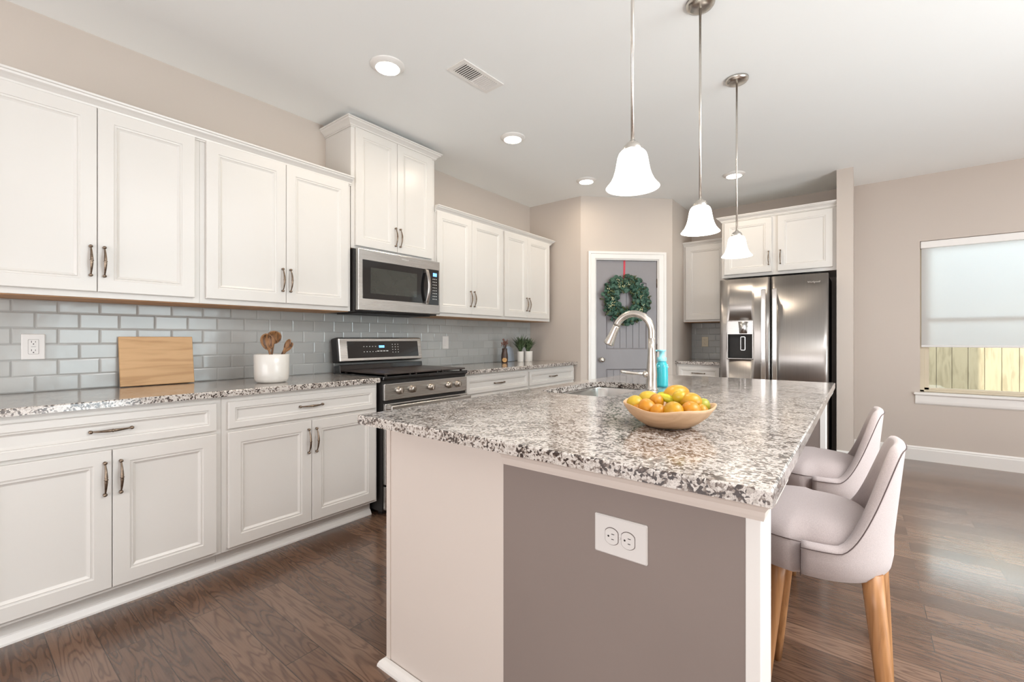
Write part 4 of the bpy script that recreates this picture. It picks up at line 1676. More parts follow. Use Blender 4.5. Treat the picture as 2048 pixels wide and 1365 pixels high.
# faucet
fc = thing('faucet', 'brushed nickel gooseneck faucet with pull-down spray head', 'faucet', (2.292, 2.205, 0.914))
B = Vector((2.292, 2.205, 0.914))
m = MB().lathe([(0.030, 0.0), (0.030, 0.004), (0.0265, 0.012), (0.0250, 0.055), (0.0265, 0.075), (0.0245, 0.110), (0.021, 0.150), (0.0185, 0.200), (0.0175, 0.26)], 28, Matrix.Translation(B))
obj('faucet_body', m, 'nickel', fc)
m = MB()
pts, rad = [], []
rb = 0.098
for i in range(6):
    pts.append(B + Vector((0, 0, 0.24 + 0.048 * i / 5)))
    rad.append(0.0175)
cx_ = B.x - rb
cz_ = B.z + 0.288
for i in range(1, 22):
    a_ = R(158) * i / 21
    pts.append(Vector((cx_ + rb * math.cos(a_), B.y, cz_ + rb * math.sin(a_))))
    rad.append(0.0175)
m.tube(pts, rad, 16)
obj('gooseneck', m, 'nickel', fc)
e0 = pts[-1]
dv = (pts[-1] - pts[-2]).normalized()
m = MB()
hp, hr = [], []
for s_, r0 in ((0.0, 0.0180), (0.004, 0.0190), (0.010, 0.0190), (0.03, 0.0195), (0.06, 0.0215), (0.09, 0.0255), (0.104, 0.0275), (0.107, 0.0265)):
    hp.append(e0 + dv * s_)
    hr.append(r0)
m.tube(hp, hr, 20)
sp = obj('spray_head', m, 'nickel', fc)
m = MB().tube([e0 + dv * 0.1068, e0 + dv * 0.109], [0.0225, 0.022], 20)
obj('spray_face', m, 'black_matte', sp)
m = MB()
m.tube([B + Vector((-0.005, -0.004, 0.078)), B + Vector((-0.030, -0.016, 0.078)), B + Vector((-0.036, -0.018, 0.078))], [0.016, 0.0165, 0.013], 16)
m.tube([B + Vector((-0.03, -0.018, 0.080)), B + Vector((-0.06, -0.034, 0.080)), B + Vector((-0.10, -0.055, 0.084)), B + Vector((-0.128, -0.070, 0.090)), B + Vector((-0.134, -0.073, 0.092))],
       [0.0085, 0.0068, 0.0078, 0.0085, 0.004], 12)
obj('lever_handle', m, 'nickel', fc)

# soap bottle
sb = thing('soap_bottle', 'turquoise foaming hand soap pump bottle behind the faucet', 'soap bottle', (2.285, 2.37, 0.914))
T_ = Matrix.Translation((2.285, 2.37, 0.914))
m = MB().lathe([(0.026, 0.0), (0.031, 0.003), (0.032, 0.012), (0.032, 0.075), (0.030, 0.105), (0.026, 0.125), (0.0205, 0.136), (0.0205, 0.150), (0.0, 0.150)], 28, T_)
obj('bottle_body', m, 'soap_blue', sb)
m = MB().lathe([(0.024, 0.137), (0.0245, 0.140), (0.0245, 0.156), (0.014, 0.160), (0.013, 0.186), (0.020, 0.190), (0.021, 0.197), (0.0, 0.198)], 24, T_)
m.rbox(2.285 - 0.052, 2.285 + 0.005, 2.370 - 0.009, 2.370 + 0.009, 0.914 + 0.188, 0.914 + 0.197, 0.003)
obj('pump', m, 'soap_pump', sb)
m = MB()
for k in range(36):
    a_ = rng.uniform(0, 2 * PI)
    z_ = rng.uniform(0.104, 0.128)
    rr = 0.0305 if z_ < 0.108 else 0.0305 - (z_ - 0.105) * 0.2
    m.ball((2.285 + rr * math.cos(a_), 2.37 + rr * math.sin(a_), 0.914 + z_), rng.uniform(0.002, 0.0045), 8, 5)
obj('bottle_foam_pattern', m, 'soap_pump', sb)

# island outlet
outlet(FB(2.675, IY0, 0.7015), 0.132, 0.092, 'duplex', 'white horizontal outlet on the grey island end wall', None)

# ------------------------------------------------------------------ fruit bowl
BC = Vector((2.672, 1.325, 0.9145))
BS = 0.915     # overall size of the bowl and what is in it
wob = lambda a: 0.0 + 0.03 * math.cos(2 * a + 0.6) + 0.012 * math.sin(3 * a)
fb = thing('fruit_bowl', 'shallow light wooden bowl full of yellow fruit on the island', 'bowl', BC)
m = MB()
prof = [(0.0, 0.004), (0.055, 0.004), (0.062, 0.0), (0.070, 0.002), (0.095, 0.016), (0.120, 0.036), (0.138, 0.060), (0.141, 0.068), (0.139, 0.070), (0.134, 0.066),
        (0.116, 0.044), (0.090, 0.024), (0.06, 0.014), (0.0, 0.012)]
rows = []
for r0, z0 in prof[1:-1]:
    rw = []
    for k in range(64):
        a_ = 2 * PI * k / 64
        rr = r0 * (1 + wob(a_) * min(1, z0 / 0.05))
        zz = z0 + (0.006 * math.sin(2 * a_ + 1.2) + 0.003 * math.sin(5 * a_)) * min(1, z0 / 0.06)
        rw.append(BC + Vector((rr * math.cos(a_), rr * math.sin(a_), zz)) * BS)
    rows.append(rw)
V = m.grid(rows, close_u=True)
m.cap(list(reversed(V[0])))
m.cap(V[-1])
obj('bowl_shell', m, 'bowl_wood', fb)


# fruit: (image column, image row, size px across, kind, z-depth layer offset along view)
def cam_ray(u, v):
    fwv = Vector((-math.sin(YAW), math.cos(YAW), 0))
    rtv = Vector((math.cos(YAW), math.sin(YAW), 0))
    return fwv + rtv * ((u - 1024) / F_PX) - Vector((0, 0, 1)) * ((v - 677) / F_PX)


FR_ = [  # x, y, z in metres relative to bowl centre, radius, material, stretch, label
    (-0.093, -0.040, 0.066, 0.0290, 'fruit_yellow', 1.00, 'round yellow-green citrus at the end of the bowl nearest the sink'),
    (-0.072, -0.062, 0.048, 0.0225, 'fruit_orange', 1.05, 'small orange fruit low at the rim toward the sink'),
    (-0.044, -0.062, 0.058, 0.0300, 'fruit_orange', 1.12, 'large orange fruit leaning on the front rim near the sink end'),
    (0.000, -0.082, 0.052, 0.0262, 'fruit_orange', 1.10, 'upright orange fruit at the middle of the front rim'),
    (0.045, -0.080, 0.057, 0.0305, 'fruit_amber', 1.12, 'glossy golden fruit tallest along the front rim'),
    (0.086, -0.042, 0.058, 0.0300, 'fruit_orange', 1.12, 'large orange fruit on the front rim toward the stools'),
    (0.104, -0.002, 0.058, 0.0215, 'fruit_amber', 1.0, 'small amber fruit near the rim toward the stools'),
    (0.096, 0.042, 0.068, 0.0240, 'fruit_lime', 1.0, 'pale lime-green fruit with a dark stem at the rim facing the stools'),
    (0.020, -0.030, 0.062, 0.0180, 'fruit_lime', 1.0, 'small green lime tucked in the middle of the pile'),
    (0.066, 0.014, 0.082, 0.0300, 'fruit_amber', 1.18, 'amber pear-like fruit high on the pile toward the stools'),
    (0.036, 0.006, 0.094, 0.0225, 'fruit_yellow', 1.0, 'small round yellow fruit near the very top of the pile'),
    (0.012, 0.050, 0.098, 0.0320, 'fruit_amber', 1.45, 'long amber mango lying across the top of the pile'),
    (-0.064, 0.004, 0.080, 0.0285, 'fruit_yellow', 1.25, 'flat yellow fruit high on the pile near the sink'),
    (-0.032, -0.012, 0.076, 0.0235, 'fruit_orange', 1.1, 'orange fruit wedged beside the green bananas'),
    (-0.085, 0.052, 0.056, 0.0290, 'fruit_amber', 1.0, 'amber fruit at the far side of the bowl near the sink'),
    (0.060, 0.086, 0.055, 0.0290, 'fruit_orange', 1.0, 'orange fruit at the far side of the bowl by the stools'),
    (-0.012, 0.100, 0.052, 0.0280, 'fruit_amber', 1.0, 'amber fruit at the middle of the far rim'),
]
for i, (dx, dy, dz, r0, mat, st, lab) in enumerate(FR_):
    rr = random.Random(100 + i)
    c = BC + Vector((dx, dy, dz)) * BS
    r0 *= BS
    an = rr.uniform(-0.5, 0.5) + YAW
    rot = Matrix.Rotation(an, 3, 'Z') @ Matrix.Rotation(rr.uniform(-0.25, 0.25) if st > 1.15 else rr.uniform(0.8, 1.5), 3, 'Y')
    t = thing('fruit', lab, 'fruit', c, 'fruit piled in the wooden bowl')
    m = MB()
    bulge = rr.uniform(-0.12, 0.12)
    rows = []
    for a in range(1, 12):
        th = PI * a / 12
        rw = []
        for k in range(20):
            ph = 2 * PI * k / 20
            q = Vector((r0 * st * -math.cos(th), r0 * math.sin(th) * math.cos(ph), r0 * math.sin(th) * math.sin(ph) * 0.96))
            q.y *= 1 + bulge * math.cos(th)
            q.z *= 1 + bulge * math.cos(th)
            rw.append(c + rot @ q)
        rows.append(rw)
    V = m.grid(rows, close_u=True)
    for end, sgn in ((V[0], -1), (V[-1], 1)):
        vv = m.bm.verts.new(c + rot @ Vector((sgn * r0 * st * 0.985, 0, 0)))
        for k in range(20):
            f = m.bm.faces.new([vv, end[k], end[(k + 1) % 20]])
            f.smooth = True
    obj('fruit_skin', m, mat, t)
    m = MB()
    p = c + rot @ Vector((r0 * st * 0.96, 0, 0))
    q = c + rot @ Vector((r0 * st * 1.10, 0.001, 0))
    m.tube([p, q], [0.0022, 0.0016], 7)
    obj('stem', m, 'twig', t)
# green-yellow bananas curling up behind the orange fruit
t = thing('banana_bunch', 'green-yellow bananas in the middle of the fruit bowl', 'bananas', BC + Vector((0, 0.02, 0.09)))
for k in range(3):
    m = MB()
    pts, rad = [], []
    for i in range(13):
        s_ = i / 12
        a_ = R(-50 + 100 * s_)
        pts.append(BC + Vector((-0.018 + 0.052 * math.sin(a_) + 0.004 * k, 0.005 + 0.022 * k, 0.042 + 0.047 * math.cos(a_) + 0.004 * (k == 1))) * BS)
        rad.append(0.0125 * min(1.0, 0.35 + 3.2 * s_, 0.30 + 3.4 * (1 - s_)))
    m.tube(pts, rad, 7)
    obj('banana', m, 'banana_green', t)

# ------------------------------------------------------------------ pendants
PXL = 2.530


def bell(prof, seg=36):
    m = MB()
    rows = []
    for r0, z0 in prof:
        rows.append([Vector((r0 * math.cos(2 * PI * k / seg), r0 * math.sin(2 * PI * k / seg), z0)) for k in range(seg)])
    m.grid(rows, close_u=True)
    return m


PZ = 1.668  # rim height
outer = [(0.0280, 0.121), (0.0370, 0.119), (0.0435, 0.112), (0.0480, 0.100), (0.0515, 0.080), (0.0555, 0.058), (0.0615, 0.038), (0.0700, 0.020), (0.0800, 0.007), (0.0850, 0.001), (0.0860, 0.0)]
inner = [(r0 - 0.004, z0 + 0.0005) for r0, z0 in reversed(outer)]
mb = bell(outer + inner)
bmesh.ops.recalc_face_normals(mb.bm, faces=mb.bm.faces[:])
SHADE = bpy.data.meshes.new('lamp_shade'); mb.bm.to_mesh(SHADE); mb.bm.free(); SHADE.materials.append(M['lamp_glass'])


def mesh_of(mb, name, mat):
    bmesh.ops.recalc_face_normals(mb.bm, faces=mb.bm.faces[:])
    me = bpy.data.meshes.new(name)
    mb.bm.to_mesh(me)
    mb.bm.free()
    me.materials.append(M[mat])
    return me


CAPM = mesh_of(MB().lathe([(0.0, 0.1195), (0.031, 0.1195), (0.0315, 0.124), (0.028, 0.136), (0.020, 0.146), (0.012, 0.150), (0.007, 0.158), (0.0, 0.159)], 28), 'socket_cap', 'nickel')
RODM = mesh_of(MB().tube([(0, 0, 0.155), (0, 0, H - PZ - 0.02)], 0.0056, 12), 'rod', 'nickel')
CANM = mesh_of(MB().lathe([(0.0, -0.026), (0.010, -0.026), (0.040, -0.024), (0.058, -0.018), (0.064, -0.010), (0.0655, -0.0005), (0.0, -0.0005)], 36,
               Matrix.Translation((0, 0, H - PZ))), 'canopy', 'nickel')
BULB = mesh_of(MB().ball((0, 0, 0.068), 0.024, 16, 10), 'bulb', 'lamp_glass')
for i, (py, lab) in enumerate(((1.402, 'frosted bell pendant light closest to the fruit bowl and largest'),
                               (2.187, 'middle frosted bell pendant light over the island'),
                               (2.966, 'smallest-looking frosted bell pendant light, in front of the cabinet above the refrigerator'))):
    t = thing('pendant_light', lab, 'pendant light', (PXL, py, PZ), 'frosted bell pendants over the island')
    for nm, me in (('canopy', CANM), ('rod', RODM), ('socket_cap', CAPM), ('lamp_shade', SHADE), ('bulb', BULB)):
        o = bpy.data.objects.new(nm, me)
        COL.objects.link(o)
        o.parent = t
    light('pendant_glow', 'POINT', (0, 0, 0.04), (0, 0, 0), 1.6, (1.0, 0.90, 0.78), 0.05, parent=t)

# recessed ceiling cans
for cx_, cy_, lab in ((0.981, 1.583, 'large recessed ceiling light closest to the tall microwave cabinet'),
                      (0.981, 2.752, 'recessed ceiling light between the vent and the angled wall'),
                      (0.975, 3.946, 'small recessed ceiling light near the angled pantry wall'),
                      (2.166, 4.672, 'recessed ceiling light in front of the refrigerator')):
    t = thing('recessed_light', lab, 'ceiling light', (cx_, cy_, H), 'recessed ceiling lights')
    m = MB()
    rows = []
    for r0, z0 in ((0.096, H - 0.0005), (0.096, H - 0.004), (0.093, H - 0.006), (0.070, H - 0.020), (0.067, H - 0.020), (0.067, H - 0.0005)):
        rows.append([Vector((cx_ + r0 * math.cos(2 * PI * k / 48), cy_ + r0 * math.sin(2 * PI * k / 48), z0)) for k in range(48)])
    m.grid(rows, close_u=True)
    obj('trim_ring', m, 'trim_paint', t)
    m = MB().lathe([(0.0665, H - 0.0008), (0.0668, H - 0.0195), (0.055, H - 0.0225), (0.03, H - 0.0245), (0.002, H - 0.025)], 36, Matrix.Translation((cx_, cy_, 0)))
    obj('lens', m, 'can_lens', t)
    light('can_glow', 'AREA', (0, 0, -0.030), (0, 0, 0), 2.4, (1.0, 0.84, 0.66), 0.12, parent=t)

# ceiling vent
vt = thing('ceiling_vent', 'white rectangular air vent register in the ceiling', 'vent', (1.31, 1.975, H))
vm = Matrix.Translation((1.306, 1.976, 0)) @ Matrix.Rotation(R(-3.0), 4, 'Z')
m = MB()
w_, l_ = 0.075, 0.165
for a in ((-w_, w_, -l_, -l_ + 0.028), (-w_, w_, l_ - 0.028, l_), (-w_, -w_ + 0.024, -l_ + 0.028, l_ - 0.028), (w_ - 0.024, w_, -l_ + 0.028, l_ - 0.028)):
    m.box(a[0], a[1], a[2], a[3], H - 0.006, H - 0.0005, vm)
obj('vent_frame', m, 'trim_paint', vt)
m = MB().box(-w_ + 0.02, w_ - 0.02, -l_ + 0.024, l_ - 0.024, H - 0.0025, H - 0.0008, vm)
obj('vent_backing', m, 'slot_dark', vt)
m = MB()
n_ = 18
for k in range(n_):
    yy = -l_ + 0.034 + k * (2 * l_ - 0.066) / (n_ - 1)
    ang = R(8) if k < n_ // 2 else R(-42)
    mm = vm @ Matrix.Translation((0, yy, H - 0.0065)) @ Matrix.Rotation(ang, 4, 'X')
    m.box(-w_ + 0.023, w_ - 0.023, -0.0048, 0.0048, -0.0004, 0.0004, mm)
obj('vent_slats', m, 'trim_paint', vt)

# ------------------------------------------------------------------ stools
def smooth01(t):
    t = max(0.0, min(1.0, t))
    return t * t * (3 - 2 * t)


SA, SBR = 0.205, 0.228       # half depth, half width of the seat
ZB, ZS = 0.500, 0.612        # underside and seat edge


def plan(phi, sc=1.0, shift=0.0):
    ex = 2.35
    c, s = math.cos(phi), math.sin(phi)
    x = SA * sc * math.copysign(abs(c) ** (2 / ex), c)
    y = SBR * sc * math.copysign(abs(s) ** (2 / ex), s)
    return x + shift, y


PHI0 = R(90)


def rim_h(phi):
    a = abs(phi)
    return ZS - 0.008 + 0.262 * smooth01((R(70) - a) / R(52)) + 0.010 * math.cos(min(a, R(45)) * 2)


def stool_meshes():
    out = {}
    n = 56
    # upholstered shell: outer skin, rolled rim, inner skin
    m = MB()
    rows = []
    th = 0.032
    for i in range(n + 1):
        phi = -PHI0 + 2 * PHI0 * i / n
        hr = rim_h(phi)
        rw = []
        prof = []
        # underside to side
        prof += [(0.60, ZB + 0.002), (0.80, ZB), (0.92, ZB + 0.010), (0.985, ZB + 0.030), (1.01, ZB + 0.060)]
        zs0 = ZB + 0.060
        for k in range(1, 7):
            f = k / 6
            prof.append((1.01 + 0.012 * f, zs0 + (hr - 0.008 - zs0) * f))
        top = hr
        lean = max(0.0, (hr - ZS)) * 0.20
        for sc, z in prof:
            f = max(0, (z - ZS)) * 0.09 * math.cos(phi / 2)
            x, y = plan(phi, sc)
            rw.append(Vector((x + f, y * (1 - 0.30 * max(0, z - ZS - 0.02)), z)))
        f = max(0, (top - ZS)) * 0.09 * math.cos(phi / 2)
        ny = (1 - 0.30 * max(0, top - ZS - 0.02))
        for ins, dz in ((0.004, 0.002), (0.012, 0.008), (0.022, 0.008), (0.030, 0.0)):
            sc = 1.022 - ins / 0.225
            x, y = plan(phi, sc)
            rw.append(Vector((x + f, y * ny, top + dz - 0.004)))
        for k in range(1, 6):
            g = k / 5
            z = (top - 0.006) * (1 - g) + (ZS - 0.03) * g
            f = max(0, (z - ZS)) * 0.09 * math.cos(phi / 2)
            sc = 1.022 - 0.034 / 0.225
            x, y = plan(phi, sc)
            rw.append(Vector((x + f, y * (1 - 0.30 * max(0, z - ZS - 0.02)), z)))
        rows.append(rw)
    V = m.grid(rows)
    m.cap(V[0]); m.cap(V[-1])
    out['backrest'] = (m, 'stool_fabric')
    # piping along the outer edge of the rim and down the front ends of the shell
    m = MB()
    pts = []
    for z in (ZB + 0.015, ZB + 0.05, ZS - 0.03, ZS - 0.008):
        x, y = plan(-PHI0, 1.016)
        pts.append(Vector((x, y, z)))
    for i in range(n + 1):
        phi = -PHI0 + 2 * PHI0 * i / n
        hr = rim_h(phi)
        f = max(0, (hr - ZS)) * 0.09 * math.cos(phi / 2)
        x, y = plan(phi, 1.026)
        pts.append(Vector((x + f, y * (1 - 0.30 * max(0, hr - ZS - 0.02)), hr - 0.010)))
    for z in (ZS - 0.008, ZS - 0.03, ZB + 0.05, ZB + 0.015):
        x, y = plan(PHI0, 1.016)
        pts.append(Vector((x, y, z)))
    m.tube(pts, 0.0014, 6)
    out['piping'] = (m, 'seam_dark')
    # seat cushion
    m = MB()
    rows = []
    N_ = 64
    for sc, z in ((0.55, ZB - 0.004), (0.80, ZB - 0.002), (0.93, ZB + 0.012), (0.985, ZB + 0.040), (0.992, ZB + 0.080), (0.985, ZS - 0.010), (0.975, ZS - 0.004), (0.955, ZS + 0.006), (0.90, ZS + 0.020),
                  (0.78, ZS + 0.036), (0.55, ZS + 0.047), (0.25, ZS + 0.051)):
        rw = []
        for k in range(N_):
            ph = 2 * PI * k / N_
            inside = 0.0
            if abs(((ph + PI) % (2 * PI)) - PI) < PHI0 + 0.03:
                inside = 1.0
            s2 = sc * (0.865 if inside else 1.0) if sc > 0.8 else sc * (0.9 if inside else 1.0)
            x, y = plan(ph, s2)
            rw.append(Vector((x, y, z)))
        rows.append(rw)
    V = m.grid(rows, close_u=True)
    m.cap(list(reversed(V[0])))
    m.cap(V[-1], True)
    out['seat'] = (m, 'stool_fabric')
    # seam round the exposed front of the seat
    m = MB()
    pts = []
    for i in range(25):
        ph = PHI0 + (2 * PI - 2 * PHI0) * i / 24
        x, y = plan(ph, 0.984)
        pts.append((x, y, ZS - 0.006))
    m.tube(pts, 0.0014, 6)
    out['seat_seam'] = (m, 'seam_dark')
    return out


SM = stool_meshes()
STOOL = {}
for nm, (mb, mt) in SM.items():
    STOOL[nm] = mesh_of(mb, nm, mt)
LEGM = []
for sx, sy in ((-1, -1), (-1, 1), (1, -1), (1, 1)):
    m = MB()
    top = Vector((-0.065 if sx < 0 else (0.155 if sy < 0 else 0.172), sy * 0.130, ZB + 0.030))
    bot = Vector((-0.110 if sx < 0 else 0.205, sy * 0.185, 0.0))
    pts, rad = [], []
    for k in range(7):
        s_ = k / 6
        pts.append(top.lerp(bot, s_))
        rad.append(0.0255 - 0.0115 * s_)
    pts[-1] = bot + Vector((0, 0, 0.002))
    m.tube(pts, rad, 16)
    LEGM.append(mesh_of(m, 'leg', 'leg_beech'))
for sx_, sy_, rz_, lab in ((2.990, 1.700, 0.0, 'beige upholstered bar stool closer to the island corner, wooden legs in view'),
                           (2.965, 2.420, 0.0, 'beige upholstered bar stool further along the island, partly behind the other')):
    t = thing('bar_stool', lab, 'bar stool', (sx_, sy_, 0), 'upholstered bar stools along the island', rz_)
    for nm in ('seat', 'backrest'):
        o = bpy.data.objects.new(nm, STOOL[nm])
        COL.objects.link(o)
        o.parent = t
        q = bpy.data.objects.new({'seat': 'seat_seam', 'backrest': 'piping'}[nm], STOOL[{'seat': 'seat_seam', 'backrest': 'piping'}[nm]])
        COL.objects.link(q)
        q.parent = o
    for me in LEGM:
        o = bpy.data.objects.new('leg', me)
        COL.objects.link(o)
        o.parent = t

# ------------------------------------------------------------------ worktop objects
# cutting board leaning on the tiles
cb_m = Matrix.Translation((0.072, 0.0, 0.9150)) @ Matrix.Rotation(R(-8.5), 4, 'Y')
m = MB().rbox(-0.018, 0.0, 0.582, 0.912, 0.0035, 0.270, 0.003, 2, mat=cb_m)
o = obj('cutting_board', m, 'board_maple', None, loc=(0.07, 0.747, 0.914))
tag(o, 'rectangular light maple cutting board leaning on the tiles', 'cutting board')

# utensil crock and wooden utensils
CR = Vector((0.385, 1.205, 0.9145))
cr = thing('utensil_crock', 'white ceramic crock holding wooden spoons', 'crock', CR)
m = MB().lathe([(0.0, 0.0), (0.070, 0.0), (0.083, 0.006), (0.090, 0.022), (0.0925, 0.050), (0.0935, 0.163), (0.0915, 0.1655), (0.0885, 0.163), (0.087, 0.03), (0.075, 0.012), (0.0, 0.010)][1:-1], 48,
                Matrix.Translation(CR))
obj('crock_body', m, 'ceramic', cr)


def spoon(p0, p1, hw, hl, depth, slot=False, label='', face=None):
    """wooden utensil: handle from p0 to p1, then a bowl-shaped head"""
    p0, p1 = Vector(p0), Vector(p1)
    ax = (p1 - p0).normalized()
    view = (cam.location - p1).normalized()
    side = ax.cross(view).normalized()
    nrm = side.cross(ax).normalized()
    t = thing('wooden_spoon', label, 'utensil', p0, 'wooden utensils in the white crock')
    m = MB()
    m.tube([p0, p0.lerp(p1, 0.5), p1, p1 + ax * 0.012], [0.006, 0.0055, 0.0065, 0.008], 10)
    obj('spoon_handle', m, 'spoon_olive', t)
    m = MB()
    rows = []
    K = 20
    c = p1 + ax * (hl * 0.48)
    for r0, dn in ((0.0, -depth), (0.45, -depth * 0.85), (0.8, -depth * 0.35), (0.94, 0.002), (1.0, 0.0), (0.97, -0.006), (0.8, -depth * 0.7 - 0.005), (0.4, -depth - 0.006), (0.05, -depth - 0.007)):
        rw = []
        for k in range(K):
            a = 2 * PI * k / K
            eg = 1 + 0.14 * math.cos(a)
            rw.append(c + ax * (hl * 0.5 * max(r0, 0.02) * math.cos(a)) + side * (hw * 0.5 * max(r0, 0.02) * math.sin(a) * eg) + nrm * (dn + depth * 0.4))
        rows.append(rw)
    V = m.grid(rows, close_u=True)
    m.cap(V[0]); m.cap(V[-1])
    obj('spoon_head', m, 'spoon_olive', t)


spoon(CR + Vector((0.02, 0.010, 0.03)), CR + Vector((0.000, -0.015, 0.190)), 0.070, 0.100, 0.012, label='dark wooden spoon leaning toward the cutting board')
spoon(CR + Vector((-0.02, -0.010, 0.03)), CR + Vector((-0.030, 0.022, 0.225)), 0.078, 0.080, 0.014, label='tallest wooden spoon with a round brown head')
spoon(CR + Vector((0.035, -0.025, 0.03)), CR + Vector((0.040, 0.055, 0.190)), 0.030, 0.072, 0.006, label='narrow wooden spoon leaning toward the range')
spoon(CR + Vector((-0.01, -0.035, 0.03)), CR + Vector((-0.006, 0.082, 0.178)), 0.030, 0.070, 0.005, label='slim wooden paddle tilted furthest toward the range')

# corner group: jar with dried flowers, pale board, two pots
JR = Vector((0.170, 3.655, 0.9145))
jr = thing('label_jar', 'dark brown jar with a round orange label beside the potted plants', 'jar', JR)
m = MB().lathe([(0.030, 0.0), (0.034, 0.004), (0.037, 0.055), (0.034, 0.090), (0.027, 0.125), (0.028, 0.150), (0.025, 0.152)], 24, Matrix.Translation(JR))
obj('jar_body', m, 'jar_brown', jr)
m = MB()
dv2 = Vector((cam.location.x - JR.x, cam.location.y - JR.y, 0)).normalized()
lab_m = Matrix.Translation(JR + Vector((0, 0, 0.032)) + dv2 * 0.0335) @ dv2.to_track_quat('Z', 'Y').to_matrix().to_4x4()
m.lathe([(0.024, 0.0), (0.024, 0.003)], 24, lab_m)
obj('label_disc', m, 'jar_label', jr)
dt_ = thing('dried_flowers', 'bunch of dusty pink dried flowers standing in the brown jar', 'dried flowers', JR + Vector((0, 0, 0.15)))
m = MB()
rngf = random.Random(11)
hd = MB()
for k in range(22):
    a_ = rngf.uniform(0, 2 * PI)
    sp_ = rngf.uniform(0.005, 0.042)
    h_ = rngf.uniform(0.05, 0.115)
    p0 = JR + Vector((0.006 * math.cos(a_), 0.006 * math.sin(a_), 0.120))
    p1 = JR + Vector((sp_ * math.cos(a_), sp_ * math.sin(a_), 0.150 + h_ * 0.8))
    m.tube([p0, (p0 + p1) / 2, p1], [0.0012, 0.001, 0.0008], 5)
    for q in range(5):
        c = p1 + Vector((rngf.uniform(-0.007, 0.007), rngf.uniform(-0.007, 0.007), rngf.uniform(-0.02, 0.012)))
        hd.ball(c, rngf.uniform(0.003, 0.0055), 6, 4)
obj('stems', m, 'twig', dt_)
obj('flower_heads', hd, 'dried_pink', dt_)

m = MB()
pbm = Matrix.Translation((0.070, 3.80, 0.9150)) @ Matrix.Rotation(R(-9), 4, 'Y')
poly = [(0.0, 0.0), (0.16, 0.0), (0.16, 0.10)]
for i in range(9):
    a_ = R(90 * i / 8)
    poly.append((0.085 + 0.075 * math.cos(a_), 0.105 + 0.065 * math.sin(a_)))
for i in range(9):
    a_ = R(90 + 90 * i / 8)
    poly.append((0.075 + 0.075 * math.cos(a_), 0.105 + 0.065 * math.sin(a_)))
m.prism([(u, v + 0.003) for u, v in poly], pbm @ frame((0, 0, 0), (0, 1, 0), (0, 0, 1), (1, 0, 0)), -0.008, 0.0)
o = obj('serving_board', m, 'pale_blue', None, loc=(0.07, 3.88, 0.9145), bevel=0.002)
tag(o, 'pale blue rounded serving board leaning behind the potted plants', 'board')


def potted(c, rp, hp_, seed, nleaf, spread, hmax, label):
    t = thing('potted_plant', label, 'potted plant', c, 'white potted plants in the corner')
    T = Matrix.Translation(c)
    m = MB().lathe([(rp * 0.90, 0.0), (rp * 0.93, 0.003), (rp, hp_ - 0.004), (rp, hp_), (rp - 0.004, hp_), (rp - 0.005, hp_ - 0.012)], 28, T)
    obj('pot', m, 'ceramic', t)
    m = MB().lathe([(rp - 0.0055, hp_ - 0.016), (rp - 0.0055, hp_ - 0.010)], 20, T)
    obj('soil', m, 'soil', t)
    rg_ = random.Random(seed)
    m = MB()
    for k in range(nleaf):
        a_ = rg_.uniform(0, 2 * PI)
        ln = hmax * rg_.uniform(0.55, 1.0)
        sp_ = spread * rg_.uniform(0.2, 1.0)
        wd = rg_.uniform(0.005, 0.011)
        d = Vector((math.cos(a_), math.sin(a_), 0))
        s = Vector((-math.sin(a_), math.cos(a_), 0))
        b0 = c + d * rp * 0.35 * rg_.random() + Vector((0, 0, hp_ - 0.012))
        rows = []
        for i in range(7):
            f = i / 6
            p = b0 + d * sp_ * f ** 1.6 + Vector((0, 0, ln * (f - 0.18 * f * f * (sp_ / spread))))
            w2 = wd * math.sin(PI * min(1, 0.12 + 0.88 * f)) ** 0.7 if f < 1 else 0.0006
            rows.append([p - s * w2, p + Vector((0, 0, -0.0012)) - d * 0.0012, p + s * w2, p + d * 0.0008 + Vector((0, 0, 0.0006))])
        V = m.grid(rows, close_u=True)
        m.cap(V[0]); m.cap(V[-1])
    obj('leaves', m, 'plant_green', t)


potted(Vector((0.190, 3.905, 0.9145)), 0.036, 0.115, 21, 80, 0.110, 0.215, 'white pot of long grassy green leaves, the pot nearer the brown jar')
potted(Vector((0.200, 4.035, 0.9145)), 0.050, 0.115, 22, 75, 0.100, 0.180, 'wider white pot of short green leaves touching the corner end')

# ------------------------------------------------------------------ wreath on the pantry door
WC = fd @ Vector((0.500, 1.598, T1 + 0.035))
wr = thing('wreath', 'eucalyptus wreath with cream berries on the grey pantry door', 'wreath', WC)
rw_ = random.Random(31)
wm = Matrix.Translation(WC) @ frame((0, 0, 0), (pd.x, pd.y, 0), (0, 0, 1), (pn.x, pn.y, 0))
m = MB()
for q in range(3):
    pts = []
    ph0 = q * 2.1
    for k in range(41):
        a_ = 2 * PI * k / 40
        rr = 0.19 + 0.012 * math.sin(5 * a_ + ph0)
        pts.append(wm @ Vector((rr * math.cos(a_), rr * math.sin(a_), 0.010 * math.cos(6 * a_ + ph0) - 0.005)))
    m.tube(pts, 0.006, 7, cap=False)
obj('twig_ring', m, 'twig', wr)


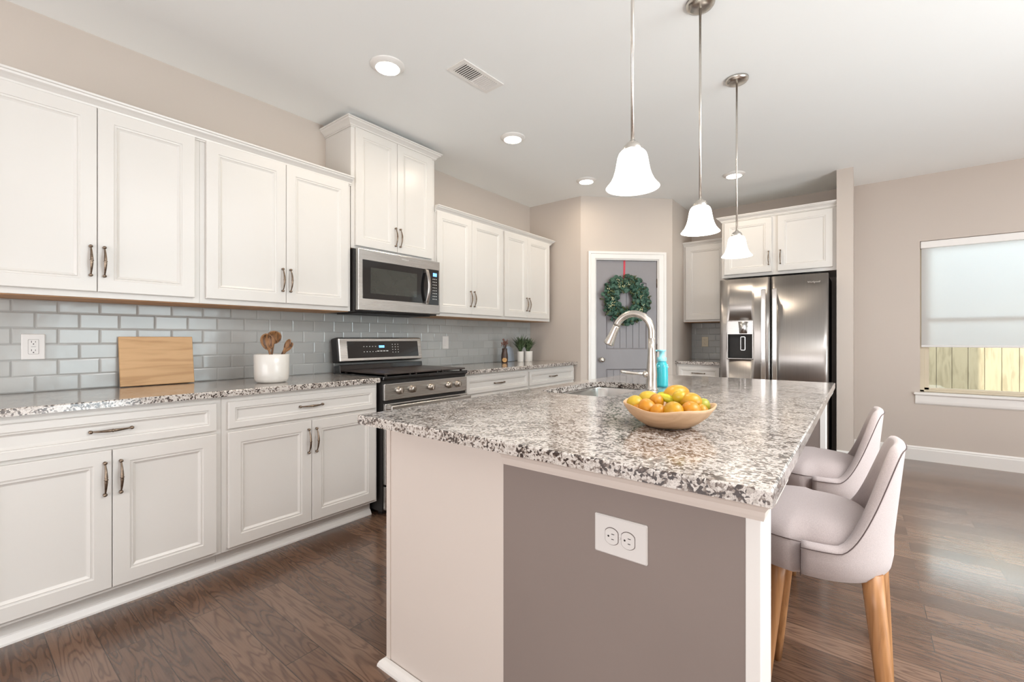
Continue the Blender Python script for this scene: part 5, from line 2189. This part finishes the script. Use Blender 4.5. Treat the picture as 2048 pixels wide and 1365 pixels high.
def leaf_clump(n, mat, rmin, rmax, smin, smax, nm, round_=True):
    m = MB()
    for k in range(n):
        a_ = rw_.uniform(0, 2 * PI)
        rr = rw_.gauss((rmin + rmax) / 2, (rmax - rmin) / 3.3)
        rr = max(rmin, min(rmax, rr))
        c = Vector((rr * math.cos(a_), rr * math.sin(a_), rw_.uniform(-0.012, 0.040)))
        s = rw_.uniform(smin, smax)
        rot = Matrix.Rotation(rw_.uniform(0, 2 * PI), 3, 'Z') @ Matrix.Rotation(rw_.uniform(-0.75, 0.75), 3, 'X') @ Matrix.Rotation(rw_.uniform(-0.6, 0.6), 3, 'Y')
        K = 9
        asp = 0.9 if round_ else 0.38
        top, bot = [], []
        for i in range(K):
            b = 2 * PI * i / K
            p = Vector((s * math.cos(b), s * asp * math.sin(b), 0.12 * s * math.cos(b) ** 2))
            top.append(m.bm.verts.new(wm @ (c + rot @ p)))
            bot.append(m.bm.verts.new(wm @ (c + rot @ (p + Vector((0, 0, -0.0009))))))
        ct = m.bm.verts.new(wm @ (c + rot @ Vector((0, 0, -0.08 * s))))
        for i in range(K):
            j = (i + 1) % K
            m.bm.faces.new([ct, top[i], top[j]]).smooth = True
            m.bm.faces.new([top[i], bot[i], bot[j], top[j]])
        m.bm.faces.new(list(reversed(bot)))
    o = obj(nm, m, mat, wr)
    return o


leaf_clump(400, 'leaf_green', 0.100, 0.268, 0.016, 0.034, 'eucalyptus_leaves')
leaf_clump(280, 'leaf_olive', 0.095, 0.275, 0.014, 0.027, 'olive_leaves', False)
m = MB()
for g_ in range(13):
    a_ = rw_.uniform(0, 2 * PI)
    rr = rw_.uniform(0.15, 0.24)
    for q in range(9):
        c = wm @ Vector((rr * math.cos(a_) + rw_.uniform(-0.02, 0.02), rr * math.sin(a_) + rw_.uniform(-0.02, 0.02), rw_.uniform(0.03, 0.055)))
        m.ball(c, rw_.uniform(0.0035, 0.0055), 7, 5)
obj('berries', m, 'berry_cream', wr)
m = MB()
for k in range(26):
    a_ = rw_.uniform(0, 2 * PI)
    p0 = Vector((0.20 * math.cos(a_), 0.20 * math.sin(a_), 0.01))
    a2 = a_ + rw_.uniform(-0.5, 0.5)
    rr = rw_.uniform(0.26, 0.30)
    m.tube([wm @ p0, wm @ Vector((rr * math.cos(a2), rr * math.sin(a2), rw_.uniform(0.0, 0.03)))], [0.0013, 0.0007], 5)
obj('sprigs', m, 'twig', wr)
# the red ribbon it hangs from
m = MB()
m.prism([(0.487, 1.80), (0.508, 1.80), (0.512, dt + 0.001), (0.491, dt + 0.001)], fd, T1 + 0.0008, T1 + 0.0028)
m.prism([(0.491, dt - 0.0), (0.512, dt - 0.0), (0.512, dt + 0.003), (0.491, dt + 0.003)], fd, T1 - 0.030, T1 + 0.0028)
o = obj('ribbon', m, 'red_ribbon', None, loc=fd @ Vector((0.50, 1.9, T1)))
tag(o, 'narrow red ribbon holding the wreath from the door top', 'ribbon')
